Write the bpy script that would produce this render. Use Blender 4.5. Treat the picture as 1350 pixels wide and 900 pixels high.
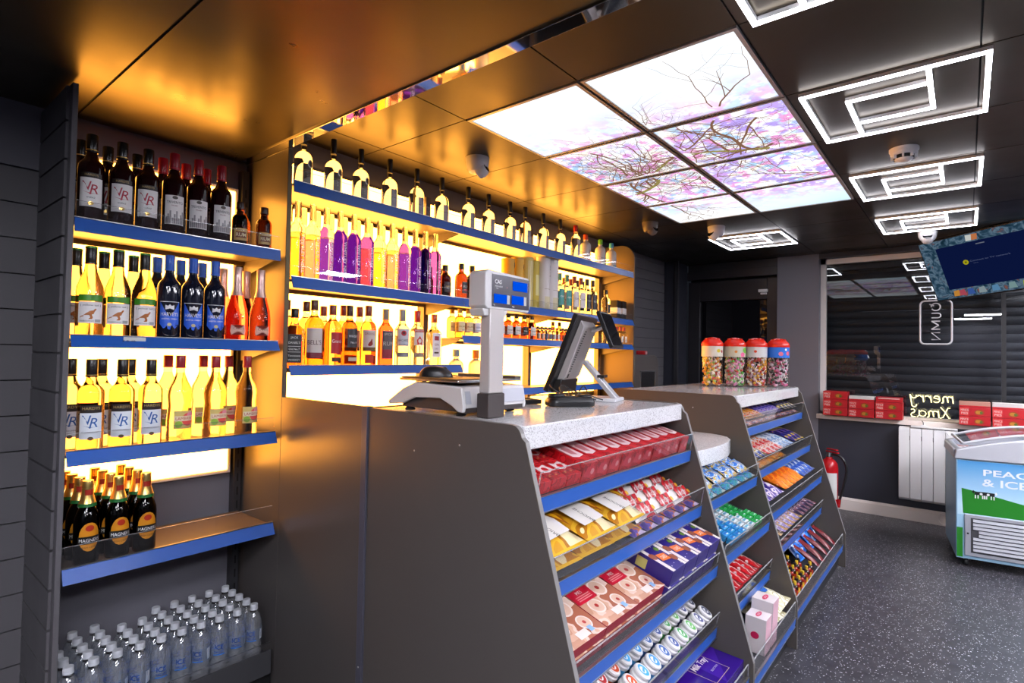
import bpy, math, random
from mathutils import Vector, Matrix
for o in list(bpy.data.objects): bpy.data.objects.remove(o)
S = bpy.context.scene
COL = S.collection
PI = math.pi
R = math.radians
random.seed(7)

# ---------------------------------------------------------------- camera, world, exposure
yaw, pitch, roll, FPX = .6842, .0238, .0182, 734.26
fw = Vector((math.cos(yaw)*math.cos(pitch), math.sin(yaw)*math.cos(pitch), math.sin(pitch)))
rt = Vector((math.sin(yaw), -math.cos(yaw), 0)); up = rt.cross(fw)
rt2 = rt*math.cos(roll)+up*math.sin(roll); up2 = -rt*math.sin(roll)+up*math.cos(roll)
cd = bpy.data.cameras.new('camera'); cam = bpy.data.objects.new('camera', cd); COL.objects.link(cam)
m3 = Matrix((rt2, up2, -fw)).transposed()
cam.matrix_world = Matrix.Translation((0, 0, 1.4)) @ m3.to_4x4()
cd.sensor_width = 36; cd.lens = 36*FPX/1350; cd.clip_start = .05
S.camera = cam
S.view_settings.view_transform = 'Standard'; S.view_settings.look = 'None'
S.view_settings.gamma = 1; S.view_settings.use_curve_mapping = False
S.view_settings.exposure = EXPOSURE = 0.0
try:
    S.cycles.caustics_reflective = False
    S.cycles.caustics_refractive = True
    S.cycles.sample_clamp_indirect = 4.0
    S.cycles.use_denoising = True
    S.cycles.max_bounces = 14
    S.cycles.transparent_max_bounces = 24
except Exception: pass
wd = bpy.data.worlds.new('night'); S.world = wd; wd.use_nodes = True
wd.node_tree.nodes['Background'].inputs[0].default_value = (.02, .022, .03, 1)
wd.node_tree.nodes['Background'].inputs[1].default_value = .4
PANEL_E, LED_E, AMBER_E = 1.2, 16.0, 1.0      # ceiling pictures, LED bars, amber light boxes
AMBER = (18, 7.4, 1.0)

# ---------------------------------------------------------------- materials
def hx(h):
    h = h.lstrip('#'); c = [int(h[i:i+2], 16)/255 for i in (0, 2, 4)]
    return tuple(x/12.92 if x <= .04045 else ((x+.055)/1.055)**2.4 for x in c)
MATS = {}
def mat(name, col, rough=.5, metal=0, trans=0, ior=1.45, emit=0, spec=.5, coat=0):
    if name in MATS: return MATS[name]
    m = bpy.data.materials.new(name); m.use_nodes = True
    b = m.node_tree.nodes['Principled BSDF']
    if isinstance(col, str): col = hx(col)
    b.inputs['Base Color'].default_value = (*col, 1)
    b.inputs['Roughness'].default_value = rough
    b.inputs['Metallic'].default_value = metal
    b.inputs['Transmission Weight'].default_value = trans
    b.inputs['IOR'].default_value = ior
    b.inputs['Specular IOR Level'].default_value = spec
    b.inputs['Coat Weight'].default_value = coat
    if emit:
        b.inputs['Emission Color'].default_value = (*col, 1)
        b.inputs['Emission Strength'].default_value = emit
    MATS[name] = m; return m
def nodes(m):
    nt = m.node_tree; return nt, nt.nodes, nt.links, nt.nodes['Principled BSDF']
def rough_noise(m, scale=6, lo=.25, hi=.4, bump=0, bscale=40):
    nt, N, L, b = nodes(m)
    g = N.new('ShaderNodeNewGeometry'); n = N.new('ShaderNodeTexNoise'); n.inputs['Scale'].default_value = scale
    n.inputs['Detail'].default_value = 4
    L.new(g.outputs['Position'], n.inputs['Vector'])
    r = N.new('ShaderNodeMapRange'); r.inputs[1].default_value = .3; r.inputs[2].default_value = .7
    r.inputs[3].default_value = lo; r.inputs[4].default_value = hi
    L.new(n.outputs['Fac'], r.inputs[0]); L.new(r.outputs[0], b.inputs['Roughness'])
    if bump:
        n2 = N.new('ShaderNodeTexNoise'); n2.inputs['Scale'].default_value = bscale
        L.new(g.outputs['Position'], n2.inputs['Vector'])
        bp = N.new('ShaderNodeBump'); bp.inputs['Strength'].default_value = bump; bp.inputs['Distance'].default_value = .002
        L.new(n2.outputs['Fac'], bp.inputs['Height']); L.new(bp.outputs[0], b.inputs['Normal'])
    return m
def pat(name, cols, scale=40, rough=.35, kind='noise', stretch=(1, 1, 1)):
    """printed wrapper: hard-edged patches of several colours"""
    if name in MATS: return MATS[name]
    m = mat(name, cols[0], rough)
    nt, N, L, b = nodes(m)
    tc = N.new('ShaderNodeTexCoord'); mp = N.new('ShaderNodeMapping'); mp.inputs['Scale'].default_value = stretch
    L.new(tc.outputs['Object'], mp.inputs[0])
    if kind == 'noise':
        t = N.new('ShaderNodeTexNoise'); t.inputs['Scale'].default_value = scale; t.inputs['Detail'].default_value = 1.5; out = t.outputs['Fac']
    else:
        t = N.new('ShaderNodeTexVoronoi'); t.inputs['Scale'].default_value = scale
        sep = N.new('ShaderNodeSeparateColor'); L.new(t.outputs['Color'], sep.inputs[0]); out = sep.outputs[0]
    L.new(mp.outputs[0], t.inputs['Vector'])
    cr = N.new('ShaderNodeValToRGB'); cr.color_ramp.interpolation = 'CONSTANT'
    e = cr.color_ramp.elements
    lo, hi = (.36, .62) if kind == 'noise' else (0, 1)
    n = len(cols)
    while len(e) < n: e.new(.5)
    for i, c in enumerate(cols):
        e[i].position = 0 if i == 0 else lo+(hi-lo)*i/n
    for i, c in enumerate(cols):
        e[i].color = (*(hx(c) if isinstance(c, str) else c), 1)
    L.new(out, cr.inputs[0]); L.new(cr.outputs[0], b.inputs['Base Color'])
    return m
def glass(name, col, rough=0.0, ior=1.33): return mat(name, col, rough, trans=1, ior=ior)
def clear(name, tint=(1, 1, 1), refl=.08, rough=0.02, opacity=0.0):
    """thin clear sheet: see-through with a Fresnel-weighted reflection"""
    if name in MATS: return MATS[name]
    m = bpy.data.materials.new(name); m.use_nodes = True
    nt = m.node_tree; N = nt.nodes; L = nt.links; N.clear()
    out = N.new('ShaderNodeOutputMaterial'); t = N.new('ShaderNodeBsdfTransparent'); g = N.new('ShaderNodeBsdfGlossy')
    t.inputs[0].default_value = (*tint, 1); g.inputs['Roughness'].default_value = rough
    ge = N.new('ShaderNodeNewGeometry'); dt = N.new('ShaderNodeVectorMath'); dt.operation = 'DOT_PRODUCT'
    L.new(ge.outputs['Normal'], dt.inputs[0]); L.new(ge.outputs['Incoming'], dt.inputs[1])
    ab = N.new('ShaderNodeMath'); ab.operation = 'ABSOLUTE'; L.new(dt.outputs['Value'], ab.inputs[0])
    om = N.new('ShaderNodeMath'); om.operation = 'SUBTRACT'; om.inputs[0].default_value = 1; L.new(ab.outputs[0], om.inputs[1])
    pw = N.new('ShaderNodeMath'); pw.operation = 'POWER'; pw.inputs[1].default_value = 5; L.new(om.outputs[0], pw.inputs[0])
    a = N.new('ShaderNodeMath'); a.operation = 'MULTIPLY_ADD'; a.inputs[1].default_value = .9; a.inputs[2].default_value = refl*.6; L.new(pw.outputs[0], a.inputs[0])
    mx = N.new('ShaderNodeMixShader'); L.new(t.outputs[0], mx.inputs[1]); L.new(g.outputs[0], mx.inputs[2]); L.new(a.outputs[0], mx.inputs[0])
    if opacity:
        d = N.new('ShaderNodeBsdfDiffuse'); d.inputs[0].default_value = (.8, .8, .8, 1)
        m2 = N.new('ShaderNodeMixShader'); m2.inputs[0].default_value = opacity
        L.new(mx.outputs[0], m2.inputs[1]); L.new(d.outputs[0], m2.inputs[2]); L.new(m2.outputs[0], out.inputs[0])
    else: L.new(mx.outputs[0], out.inputs[0])
    MATS[name] = m; return m
def emis(name, col, s):
    if name in MATS: return MATS[name]
    m = bpy.data.materials.new(name); m.use_nodes = True
    N = m.node_tree.nodes; L = m.node_tree.links; N.clear()
    e = N.new('ShaderNodeEmission'); e.inputs[0].default_value = (*(hx(col) if isinstance(col, str) else col), 1); e.inputs[1].default_value = s
    o = N.new('ShaderNodeOutputMaterial'); L.new(e.outputs[0], o.inputs[0]); MATS[name] = m; return m

M_CEIL = rough_noise(mat('black_ceiling_laminate', (.022, .021, .022), .3, spec=.55), 3, .3, .42, .03, 25)
M_CEILL = rough_noise(mat('black_ceiling_laminate_low', (.02, .018, .017), .24, spec=1.0), 3.5, .26, .4, .06, 18)
M_LAM = rough_noise(mat('graphite_laminate', (.082, .074, .072), .34), 2.5, .3, .4)
M_LAMD = rough_noise(mat('dark_laminate', (.03, .03, .034), .35), 3, .3, .42)
M_WALL = rough_noise(mat('slate_wall_paint', (.15, .148, .172), .5), 4, .42, .55)
M_NAVY = rough_noise(mat('navy_wall_paint', (.028, .03, .042), .5), 4, .4, .55)
M_SLAT = rough_noise(mat('grey_slat_board', (.115, .11, .118), .42), 5, .36, .46)
M_BLACK = mat('black_plastic', (.012, .012, .013), .35)
M_GREYP = mat('grey_plastic', (.08, .08, .085), .4)
M_SHELF = mat('brown_grey_steel', (.12, .095, .08), .38)
M_RAIL = mat('blue_price_rail', (.02, .1, .42), .3, spec=.6)
M_ACR = clear('clear_acrylic', (.985, .985, .99), .05, .0, .006)
M_CHROME = mat('polished_chrome', (.85, .85, .86), .04, metal=1)
M_STEEL = mat('brushed_steel', (.55, .55, .56), .28, metal=1)
M_WHITE = mat('white_plastic', (.72, .72, .72), .35)
M_CREAM = mat('cream_trim_paint', (.8, .72, .65), .45)
M_INK = mat('black_ink', (.012, .012, .014), .5)
M_WINK = mat('white_ink', (.82, .82, .82), .5)
M_AMBER = emis('amber_light_box', AMBER, AMBER_E)
M_LED = emis('white_led_bar', (.96, .955, 1.06), LED_E)
M_GAP = mat('shadow_gap_black', (.004, .004, .004), .7)
def stone():
    m = mat('white_quartz', (.6, .6, .61), .1)
    nt, N, L, b = nodes(m)
    g = N.new('ShaderNodeNewGeometry'); v = N.new('ShaderNodeTexVoronoi'); v.inputs['Scale'].default_value = 330
    L.new(g.outputs['Position'], v.inputs['Vector'])
    cr = N.new('ShaderNodeValToRGB'); e = cr.color_ramp.elements
    e[0].position = .0; e[0].color = (.38, .37, .38, 1); e[1].position = .4; e[1].color = (.68, .68, .69, 1)
    sep = N.new('ShaderNodeSeparateColor'); L.new(v.outputs['Color'], sep.inputs[0])
    L.new(sep.outputs[0], cr.inputs[0]); L.new(cr.outputs[0], b.inputs['Base Color'])
    return m
for q_ in (M_CEIL, M_CEILL, M_LAM): q_.node_tree.nodes['Principled BSDF'].inputs['Specular Tint'].default_value = (1, .68, .14, 1)
M_STONE = stone()
def floor_mat():
    m = mat('speckled_vinyl', (.03, .03, .034), .36)
    nt, N, L, b = nodes(m)
    g = N.new('ShaderNodeNewGeometry'); v = N.new('ShaderNodeTexVoronoi'); v.inputs['Scale'].default_value = 125
    w = N.new('ShaderNodeTexNoise'); w.inputs['Scale'].default_value = 60
    ad = N.new('ShaderNodeVectorMath'); ad.operation = 'MULTIPLY_ADD'; ad.inputs[1].default_value = (.02, .02, .02)
    L.new(g.outputs['Position'], w.inputs['Vector']); L.new(w.outputs['Color'], ad.inputs[0]); L.new(g.outputs['Position'], ad.inputs[2])
    L.new(ad.outputs[0], v.inputs['Vector'])
    sep = N.new('ShaderNodeSeparateColor'); L.new(v.outputs['Color'], sep.inputs[0])
    lt = N.new('ShaderNodeMath'); lt.operation = 'GREATER_THAN'; lt.inputs[1].default_value = .74; L.new(sep.outputs[0], lt.inputs[0])
    d = N.new('ShaderNodeMath'); d.operation = 'LESS_THAN'; d.inputs[1].default_value = .3; L.new(v.outputs['Distance'], d.inputs[0])
    mu = N.new('ShaderNodeMath'); mu.operation = 'MULTIPLY'; L.new(lt.outputs[0], mu.inputs[0]); L.new(d.outputs[0], mu.inputs[1])
    n2 = N.new('ShaderNodeTexNoise'); n2.inputs['Scale'].default_value = 14; n2.inputs['Detail'].default_value = 5; L.new(g.outputs['Position'], n2.inputs['Vector'])
    cr = N.new('ShaderNodeValToRGB'); e = cr.color_ramp.elements
    e[0].position = .35; e[0].color = (.025, .024, .029, 1); e[1].position = .7; e[1].color = (.048, .047, .054, 1)
    L.new(n2.outputs['Fac'], cr.inputs[0])
    mx = N.new('ShaderNodeMix'); mx.data_type = 'RGBA'; L.new(mu.outputs[0], mx.inputs[0]); L.new(cr.outputs[0], mx.inputs[6]); mx.inputs[7].default_value = (.5, .5, .52, 1)
    L.new(mx.outputs[2], b.inputs['Base Color'])
    return m
M_FLOOR = floor_mat()

# ---------------------------------------------------------------- mesh builder
TXT = {}
def text_geo(s, bold=0):
    key = s
    if s.startswith('*'): s, bold = s[1:], .018
    if key in TXT: return TXT[key]
    if s in TXT and not bold: return TXT[s]
    cu = bpy.data.curves.new('t', 'FONT'); cu.body = s; cu.size = 1; cu.align_x = 'CENTER'; cu.resolution_u = 3; cu.offset = bold
    ob = bpy.data.objects.new('t', cu); COL.objects.link(ob)
    dg = bpy.context.evaluated_depsgraph_get(); me = bpy.data.meshes.new_from_object(ob.evaluated_get(dg))
    vs = [tuple(v.co) for v in me.vertices]; fs = [tuple(p.vertices) for p in me.polygons]
    bpy.data.objects.remove(ob); bpy.data.curves.remove(cu); bpy.data.meshes.remove(me)
    if vs:
        x0 = min(v[0] for v in vs); x1 = max(v[0] for v in vs); y0 = min(v[1] for v in vs); y1 = max(v[1] for v in vs)
        vs = [(v[0]-(x0+x1)/2, v[1]-(y0+y1)/2) for v in vs]
    else: x0 = x1 = y0 = y1 = 0
    TXT[key] = (vs, fs, x1-x0, y1-y0); return TXT[key]
class MB:
    def __init__(s): s.v = []; s.f = []; s.k = []; s.mats = []
    def idx(s, m):
        if m not in s.mats: s.mats.append(m)
        return s.mats.index(m)
    def add(s, vs, fs, m, X=None):
        b = len(s.v); k = s.idx(m)
        s.v += [tuple(X @ Vector(v)) for v in vs] if X else [tuple(v) for v in vs]
        for f in fs: s.f.append([b+i for i in f]); s.k.append(k)
        return s
    def box(s, x0, x1, y0, y1, z0, z1, m, X=None):
        return s.add([(x0, y0, z0), (x1, y0, z0), (x1, y1, z0), (x0, y1, z0), (x0, y0, z1), (x1, y0, z1), (x1, y1, z1), (x0, y1, z1)],
                     [(0, 3, 2, 1), (4, 5, 6, 7), (0, 1, 5, 4), (1, 2, 6, 5), (2, 3, 7, 6), (3, 0, 4, 7)], m, X)
    def quad(s, a, b, c, d, m, X=None): return s.add([a, b, c, d], [(0, 1, 2, 3)], m, X)
    def lathe(s, prof, m, n=20, X=None, sx=1, sy=1):
        vs = []; fs = []
        for r, z in prof:
            for j in range(n):
                a = 2*PI*j/n; vs.append((r*math.cos(a)*sx, r*math.sin(a)*sy, z))
        for i in range(len(prof)-1):
            for j in range(n):
                j2 = (j+1) % n; fs.append((i*n+j, i*n+j2, (i+1)*n+j2, (i+1)*n+j))
        if prof[0][0] > 1e-6: fs.append(tuple(reversed(range(n))))
        if prof[-1][0] > 1e-6: fs.append(tuple((len(prof)-1)*n+j for j in range(n)))
        return s.add(vs, fs, m, X)
    def rlathe(s, prof, m, hw, hd, n=6, X=None):
        """lathe with a rounded-rectangle section; prof = (scale, corner radius, z)"""
        vs = []; fs = []; k = 4*n
        for sc, cr, z in prof:
            w, d = hw*sc, hd*sc; c = min(cr, w*.999, d*.999)
            for q, (cx, cy) in enumerate(((w-c, d-c), (-w+c, d-c), (-w+c, -d+c), (w-c, -d+c))):
                for j in range(n):
                    a = q*PI/2+PI/2*j/(n-1); vs.append((cx+c*math.cos(a), cy+c*math.sin(a), z))
        for i in range(len(prof)-1):
            for j in range(k):
                j2 = (j+1) % k; fs.append((i*k+j, i*k+j2, (i+1)*k+j2, (i+1)*k+j))
        fs.append(tuple(reversed(range(k)))); fs.append(tuple((len(prof)-1)*k+j for j in range(k)))
        return s.add(vs, fs, m, X)
    def prism(s, pts, a0, a1, ax, m, X=None):
        n = len(pts)
        P = {'x': lambda u, w, a: (a, u, w), 'y': lambda u, w, a: (u, a, w), 'z': lambda u, w, a: (u, w, a)}[ax]
        vs = [P(u, w, a0) for u, w in pts]+[P(u, w, a1) for u, w in pts]
        fs = [tuple(range(n)), tuple(range(2*n-1, n-1, -1))]+[(i, n+i, n+(i+1) % n, (i+1) % n) for i in range(n)]
        ar = sum(pts[i][0]*pts[(i+1) % n][1]-pts[(i+1) % n][0]*pts[i][1] for i in range(n))
        flip = (ar > 0) == (a1 > a0)
        if ax == 'y': flip = not flip
        if not flip: fs = [tuple(reversed(f)) for f in fs]
        return s.add(vs, fs, m, X)
    def tube(s, path, r, m, n=8, closed=False, X=None):
        P = [Vector(p) for p in path]; vs = []; fs = []; N = len(P); prev = None
        for i, p in enumerate(P):
            a = P[i-1] if (i or closed) else P[0]; b = P[(i+1) % N] if (i < N-1 or closed) else P[-1]
            t = (b-a).normalized() if (b-a).length > 1e-9 else Vector((0, 0, 1))
            if prev is None:
                q = Vector((0, 0, 1)) if abs(t.z) < .9 else Vector((1, 0, 0)); u = t.cross(q).normalized()
            else:
                u = prev-t*prev.dot(t); u = u.normalized() if u.length > 1e-6 else t.orthogonal().normalized()
            prev = u; w = t.cross(u)
            for j in range(n):
                an = 2*PI*j/n; vs.append(p+u*(r*math.cos(an))+w*(r*math.sin(an)))
        for i in range(N if closed else N-1):
            i2 = (i+1) % N
            for j in range(n):
                j2 = (j+1) % n; fs.append((i*n+j, i*n+j2, i2*n+j2, i2*n+j))
        if not closed: fs.append(tuple(reversed(range(n)))); fs.append(tuple((N-1)*n+j for j in range(n)))
        return s.add(vs, fs, m, X)
    # --- flat decorations, in a frame X whose x = right, y = up, z = out of the surface
    def rect(s, x0, x1, y0, y1, m, X, z=.0004): return s.add([(x0, y0, z), (x1, y0, z), (x1, y1, z), (x0, y1, z)], [(0, 1, 2, 3)], m, X)
    def poly(s, pts, m, X, z=.0004): return s.add([(x, y, z) for x, y in pts], [tuple(range(len(pts)))], m, X)
    def disc(s, cx, cy, r, m, X, z=.0004, n=20, ry=None):
        ry = ry or r
        return s.poly([(cx+r*math.cos(2*PI*i/n), cy+ry*math.sin(2*PI*i/n)) for i in range(n)], m, X, z)
    def text(s, t, cx, cy, h, m, X, z=.0008, w=None, shear=0, rot=0, mirror=False):
        vs, fs, W, H = text_geo(t)
        if not vs: return s
        k = h/max(H, 1e-6); kx = w/W if w else k
        out = []
        for x, y in vs:
            x2 = x*kx+shear*y*k; y2 = y*k
            if mirror: x2 = -x2
            c, sn = math.cos(rot), math.sin(rot); out.append((cx+x2*c-y2*sn, cy+x2*sn+y2*c, z))
        if mirror: fs = [tuple(reversed(f)) for f in fs]
        return s.add(out, fs, m, X)
    # --- the same wrapped on a cylinder of radius r around z, facing -y (x = arc length)
    def cyl(s, r, pts, fs, m, X=None):
        return s.add([(r*math.sin(x/r), -r*math.cos(x/r), z) for x, z in pts], fs, m, X)
    def crect(s, r, x0, x1, z0, z1, m, n=8, X=None):
        pts = []; fs = []
        for i in range(n+1):
            x = x0+(x1-x0)*i/n; pts += [(x, z0), (x, z1)]
        for i in range(n): fs.append((2*i, 2*i+2, 2*i+3, 2*i+1))
        return s.cyl(r, pts, fs, m, X)
    def cpoly(s, r, pts, m, X=None):
        cx = sum(p[0] for p in pts)/len(pts); cz = sum(p[1] for p in pts)/len(pts); n = len(pts); K = 5 if max(abs(p[0]-cx) for p in pts) > r*.3 else 2
        ring = [(cx+(p[0]-cx)*k/K, cz+(p[1]-cz)*k/K) for k in range(1, K+1) for p in pts]
        fs = [(0, 1+i, 1+(i+1) % n) for i in range(n)]
        for k in range(K-1): fs += [(1+k*n+i, 1+(k+1)*n+i, 1+(k+1)*n+(i+1) % n, 1+k*n+(i+1) % n) for i in range(n)]
        return s.cyl(r, [(cx, cz)]+ring, fs, m, X)
    def cdisc(s, r, cx, cz, a, b, m, n=18, X=None):
        return s.cpoly(r, [(cx+a*math.cos(2*PI*i/n), cz+b*math.sin(2*PI*i/n)) for i in range(n)], m, X)
    def ctext(s, r, t, cx, cz, h, m, w=None, shear=0, rot=0, X=None):
        vs, fs, W, H = text_geo(t); k = h/max(H, 1e-6); kx = w/W if w else k; out = []
        for x, y in vs:
            x2 = x*kx+shear*y*k; y2 = y*k; c, sn = math.cos(rot), math.sin(rot); out.append((cx+x2*c-y2*sn, cz+x2*sn+y2*c))
        return s.cyl(r, out, fs, m, X)
    def build(s, name, parent=None, bevel=0, smooth=35, loc=None, rot=None, kind=None):
        me = bpy.data.meshes.new(name); me.from_pydata(s.v, [], s.f)
        for m in s.mats: me.materials.append(m)
        me.polygons.foreach_set('material_index', s.k)
        if smooth:
            me.polygons.foreach_set('use_smooth', [True]*len(s.f)); me.set_sharp_from_angle(angle=R(smooth))
        me.update()
        o = bpy.data.objects.new(name, me); COL.objects.link(o)
        if parent: o.parent = parent
        if loc: o.location = loc
        if rot: o.rotation_euler = rot
        if bevel:
            b = o.modifiers.new('edge', 'BEVEL'); b.width = bevel; b.segments = 2; b.limit_method = 'ANGLE'; b.angle_limit = R(40)
        if kind: o['kind'] = kind
        return o
def thing(name, label, cat, loc=(0, 0, 0), rot=(0, 0, 0), group=None):
    o = bpy.data.objects.new(name, None); COL.objects.link(o); o.empty_display_size = .05
    o.location = loc; o.rotation_euler = rot; o['label'] = label; o['category'] = cat
    if group: o['group'] = group
    return o
def tag(o, label, cat, group=None):
    o['label'] = label; o['category'] = cat
    if group: o['group'] = group
    return o
KIDS = {}
def kids(o):
    return [c for c in KIDS.get(o.name, [])] or [c for c in o.children]
def dup(root, loc, rot=None, label=None, group=None):
    r = root.copy(); COL.objects.link(r); r.location = loc
    if rot is not None: r.rotation_euler = rot
    if label: r['label'] = label
    if group: r['group'] = group
    for ch in root['_k'] if '_k' in root else CH[root.name]:
        c = ch.copy(); COL.objects.link(c); c.parent = r
        for g in CH.get(ch.name, []):
            d = g.copy(); COL.objects.link(d); d.parent = c
    return r
CH = {}
def reg(root):
    """remember a thing's parts so that copies need no search"""
    CH[root.name] = list(root.children)
    for c in root.children: CH[c.name] = list(c.children)
    return root
def struct(o): o['kind'] = 'structure'; return o
ORD = ['first', 'second', 'third', 'fourth', 'fifth', 'sixth', 'seventh', 'eighth', 'ninth', 'tenth', 'eleventh', 'twelfth', 'thirteenth', 'fourteenth', 'fifteenth', 'sixteenth']
def frame(o, xd, yd):
    """4x4 frame: origin o, x along xd, y along yd, z = x cross y"""
    x = Vector(xd).normalized(); y = Vector(yd).normalized(); z = x.cross(y).normalized()
    mm = Matrix((x, y, z)).transposed().to_4x4(); mm.translation = Vector(o); return mm
FRONT = lambda x=0, y=0, z=0: frame((x, y, z), (1, 0, 0), (0, 0, 1))      # facing -y
TOP = lambda x=0, y=0, z=0: frame((x, y, z), (1, 0, 0), (0, 1, 0))        # facing +z
LEFT = lambda x=0, y=0, z=0: frame((x, y, z), (0, -1, 0), (0, 0, 1))      # facing -x
# ---------------------------------------------------------------- setting
ZC, ZL, XS = 2.444, 2.251, 1.186         # high ceiling, low ceiling over the wine bay, divider plane
XW, YB = 6.10, 2.56                      # window wall, back wall
XA, YR = -1.9, -2.4                      # unseen walls behind and beside the camera
def part_box(name, args, m, parent=None, bevel=0): return MB().box(*args, m).build(name, parent, bevel)
struct(part_box('floor', (XA, XW+.1, YR, YB+.1, -.05, 0), M_FLOOR))
# ceiling: low part over the wine bay, high part tiled on a 0.6 m grid
b = MB(); b.box(XA, .545, YR, YB, ZL, ZL+.02, M_CEILL); b.box(.553, XS+.012, YR, YB, ZL, ZL+.02, M_CEILL)
b.box(.545, .553, YR, YB, ZL+.006, ZL+.02, M_GAP); b.box(XS, XS+.012, YR, YB, ZL, ZC, M_CEIL); b.box(XA, XS, YR, YB, ZL+.02, ZL+.04, M_GAP)
struct(b.build('ceiling_low', bevel=0))
GX0, GY0, G = 1.767, .552, .597
b = MB(); b.box(XS, XW+.1, YR, YB, ZC+.008, ZC+.03, M_GAP)
PANELS = [(i, j) for i in range(4) for j in range(2)]
for i in range(-1, 8):
    for j in range(-5, 4):
        if (i, j) in PANELS: continue
        x0 = max(XS+.012, GX0+i*G); x1 = min(XW, GX0+(i+1)*G); y0 = max(YR, GY0+j*.591); y1 = min(YB, GY0+(j+1)*.591)
        if x1-x0 < .02 or y1-y0 < .02: continue
        b.box(x0+.003, x1-.003, y0+.003, y1-.003, ZC, ZC+.008, M_CEIL)
struct(b.build('ceiling_high'))
tag(MB().box(XS-.042, XS+.006, -1.9, YB, ZL-.006, ZL-.0005, M_CHROME).build('chrome_trim', bevel=.001), 'long mirror-polished chrome strip along the edge of the low ceiling', 'trim strip')
# back wall with slat boards
b = MB(); b.box(XA, XW+.1, YB+.012, YB+.1, 0, 2.6, M_GAP)
z = 2.02-.1235*16
b.box(XA, .4785, YB, YB+.012, 2.025, ZL, M_WALL)
while z < 2.0:
    b.box(XA, .4785, YB, YB+.012, max(0, z+.0035), z+.1225, M_SLAT); z += .1235
b.box(.4785, 4.35, YB, YB+.012, 0, ZC, M_WALL)
z = .0
while z < ZC-.01:
    b.box(4.35, 5.76, YB, YB+.012, z+.0025, min(z+.0985, ZC), M_SLAT); z += .1
struct(b.build('wall_back'))
struct(MB().box(5.76, XW, 2.44, YB, 0, ZC, M_NAVY).build('wall_corner', bevel=.003))
tag(MB().box(5.745, 5.78, 2.395, 2.44, 0, ZC, M_LAMD).build('shutter_guide_post', bevel=.003), 'dark upright guide channel standing beside the black door', 'post')
struct(part_box('wall_behind', (XA-.1, XA, YR, YB, 0, 2.6), M_NAVY))
struct(part_box('wall_side', (XA, XW+.1, YR-.1, YR, 0, 2.6), M_NAVY))
# window wall: pillar, wall under the sill, lintel, far end
WY1, WY0, SILL, WTOP = 1.115, -1.15, .885, 2.395
b = MB(); b.box(XW, XW+.3, WY1, 1.494, 0, ZC, M_WALL); b.box(XW, XW+.3, WY0, WY1, 0, SILL-.045, M_NAVY)
b.box(XW, XW+.3, WY0, WY1, WTOP, ZC, M_NAVY); b.box(XW, XW+.3, YR, WY0, 0, ZC, M_WALL)
struct(b.build('wall_window'))
struct(MB().box(XW-.03, XW+.16, WY0, WY1+.012, SILL-.045, SILL, M_CREAM).build('trim_sill', bevel=.003))
struct(MB().box(XW-.018, XW, YR, 1.494, 0, .095, M_CREAM).prism([(XW-.018, .095), (XW, .095), (XW, .115), (XW-.008, .115)], YR, 1.494, 'y', M_CREAM).build('baseboard_window'))
# window: cream frame, pane, roller shutter behind it
b = MB(); b.box(XW+.085, XW+.15, WY1-.045, WY1, SILL, WTOP, M_CREAM); b.box(XW+.085, XW+.15, WY0, WY1, WTOP-.05, WTOP, M_CREAM)
b.box(XW+.085, XW+.15, WY0, WY0+.045, SILL, WTOP, M_CREAM); b.box(XW+.085, XW+.15, WY0, WY1, SILL, SILL+.02, M_CREAM)
b.box(XW+.1, XW+.13, -.26, -.23, SILL, WTOP, M_BLACK)
win = struct(b.build('window_1'))
MB().box(XW+.11, XW+.116, WY0+.04, WY1-.04, SILL+.02, WTOP-.05, clear('window_glass', (.9, .92, .94), .13, .0)).build('pane', win)
b = MB(); M_SHUT = mat('dark_shutter_steel', (.007, .007, .0085), .55)
z = SILL-.05
while z < WTOP+.03:
    b.prism([(XW+.255, z), (XW+.246, z+.02), (XW+.246, z+.05), (XW+.255, z+.07), (XW+.27, z+.07), (XW+.27, z)], WY0-.1, WY1+.1, 'y', M_SHUT); z += .075
b.build('roller_shutter', win)
MB().box(XW+.2, XW+.27, WY0, WY1+.1, WTOP-.11, WTOP+.05, M_BLACK).build('shutter_box', win, bevel=.01)
# door recess in the window wall: dark door with a black glass panel
DY0, DY1 = 1.494, 2.44
b = MB(); b.box(XW+.12, XW+.3, DY0, DY1, 0, ZC, M_LAMD); struct(b.build('wall_door_recess'))
b = MB(); MF = mat('door_frame_black', (.022, .02, .024), .4)
b.box(XW+.05, XW+.12, DY0, DY0+.11, 0, 2.25, MF); b.box(XW+.05, XW+.12, DY1-.13, DY1, 0, 2.25, MF); b.box(XW+.05, XW+.12, DY0+.11, DY1-.13, 2.03, 2.25, MF); b.box(XW+.05, XW+.12, DY0+.11, DY1-.13, 0, .25, MF)
d = struct(b.build('door_1', bevel=.004))
MB().box(XW+.085, XW+.09, DY0+.11, DY1-.13, .25, 2.03, mat('black_door_glass', (.006, .006, .008), .03)).build('glass_panel', d)
MB().box(XW+.02, XW+.05, DY0+.1, DY0+.19, 2.1, 2.13, M_WHITE).box(XW+.025, XW+.05, DY0+.11, DY0+.17, 2.075, 2.095, M_WHITE).build('door_contact', d, bevel=.003)
MB().box(XW, XW+.05, DY0, DY1, 2.27, 2.36, MF).box(XW+.03, XW+.12, DY0, DY1, 2.36, ZC, M_LAMD).build('head_rail', d, bevel=.003)
MB().tube([(XW+.045, DY0+.14, .9), (XW+.02, DY0+.14, .9), (XW+.02, DY0+.14, 1.2), (XW+.045, DY0+.14, 1.2)], .008, M_STEEL).build('door_handle', d)

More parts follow.
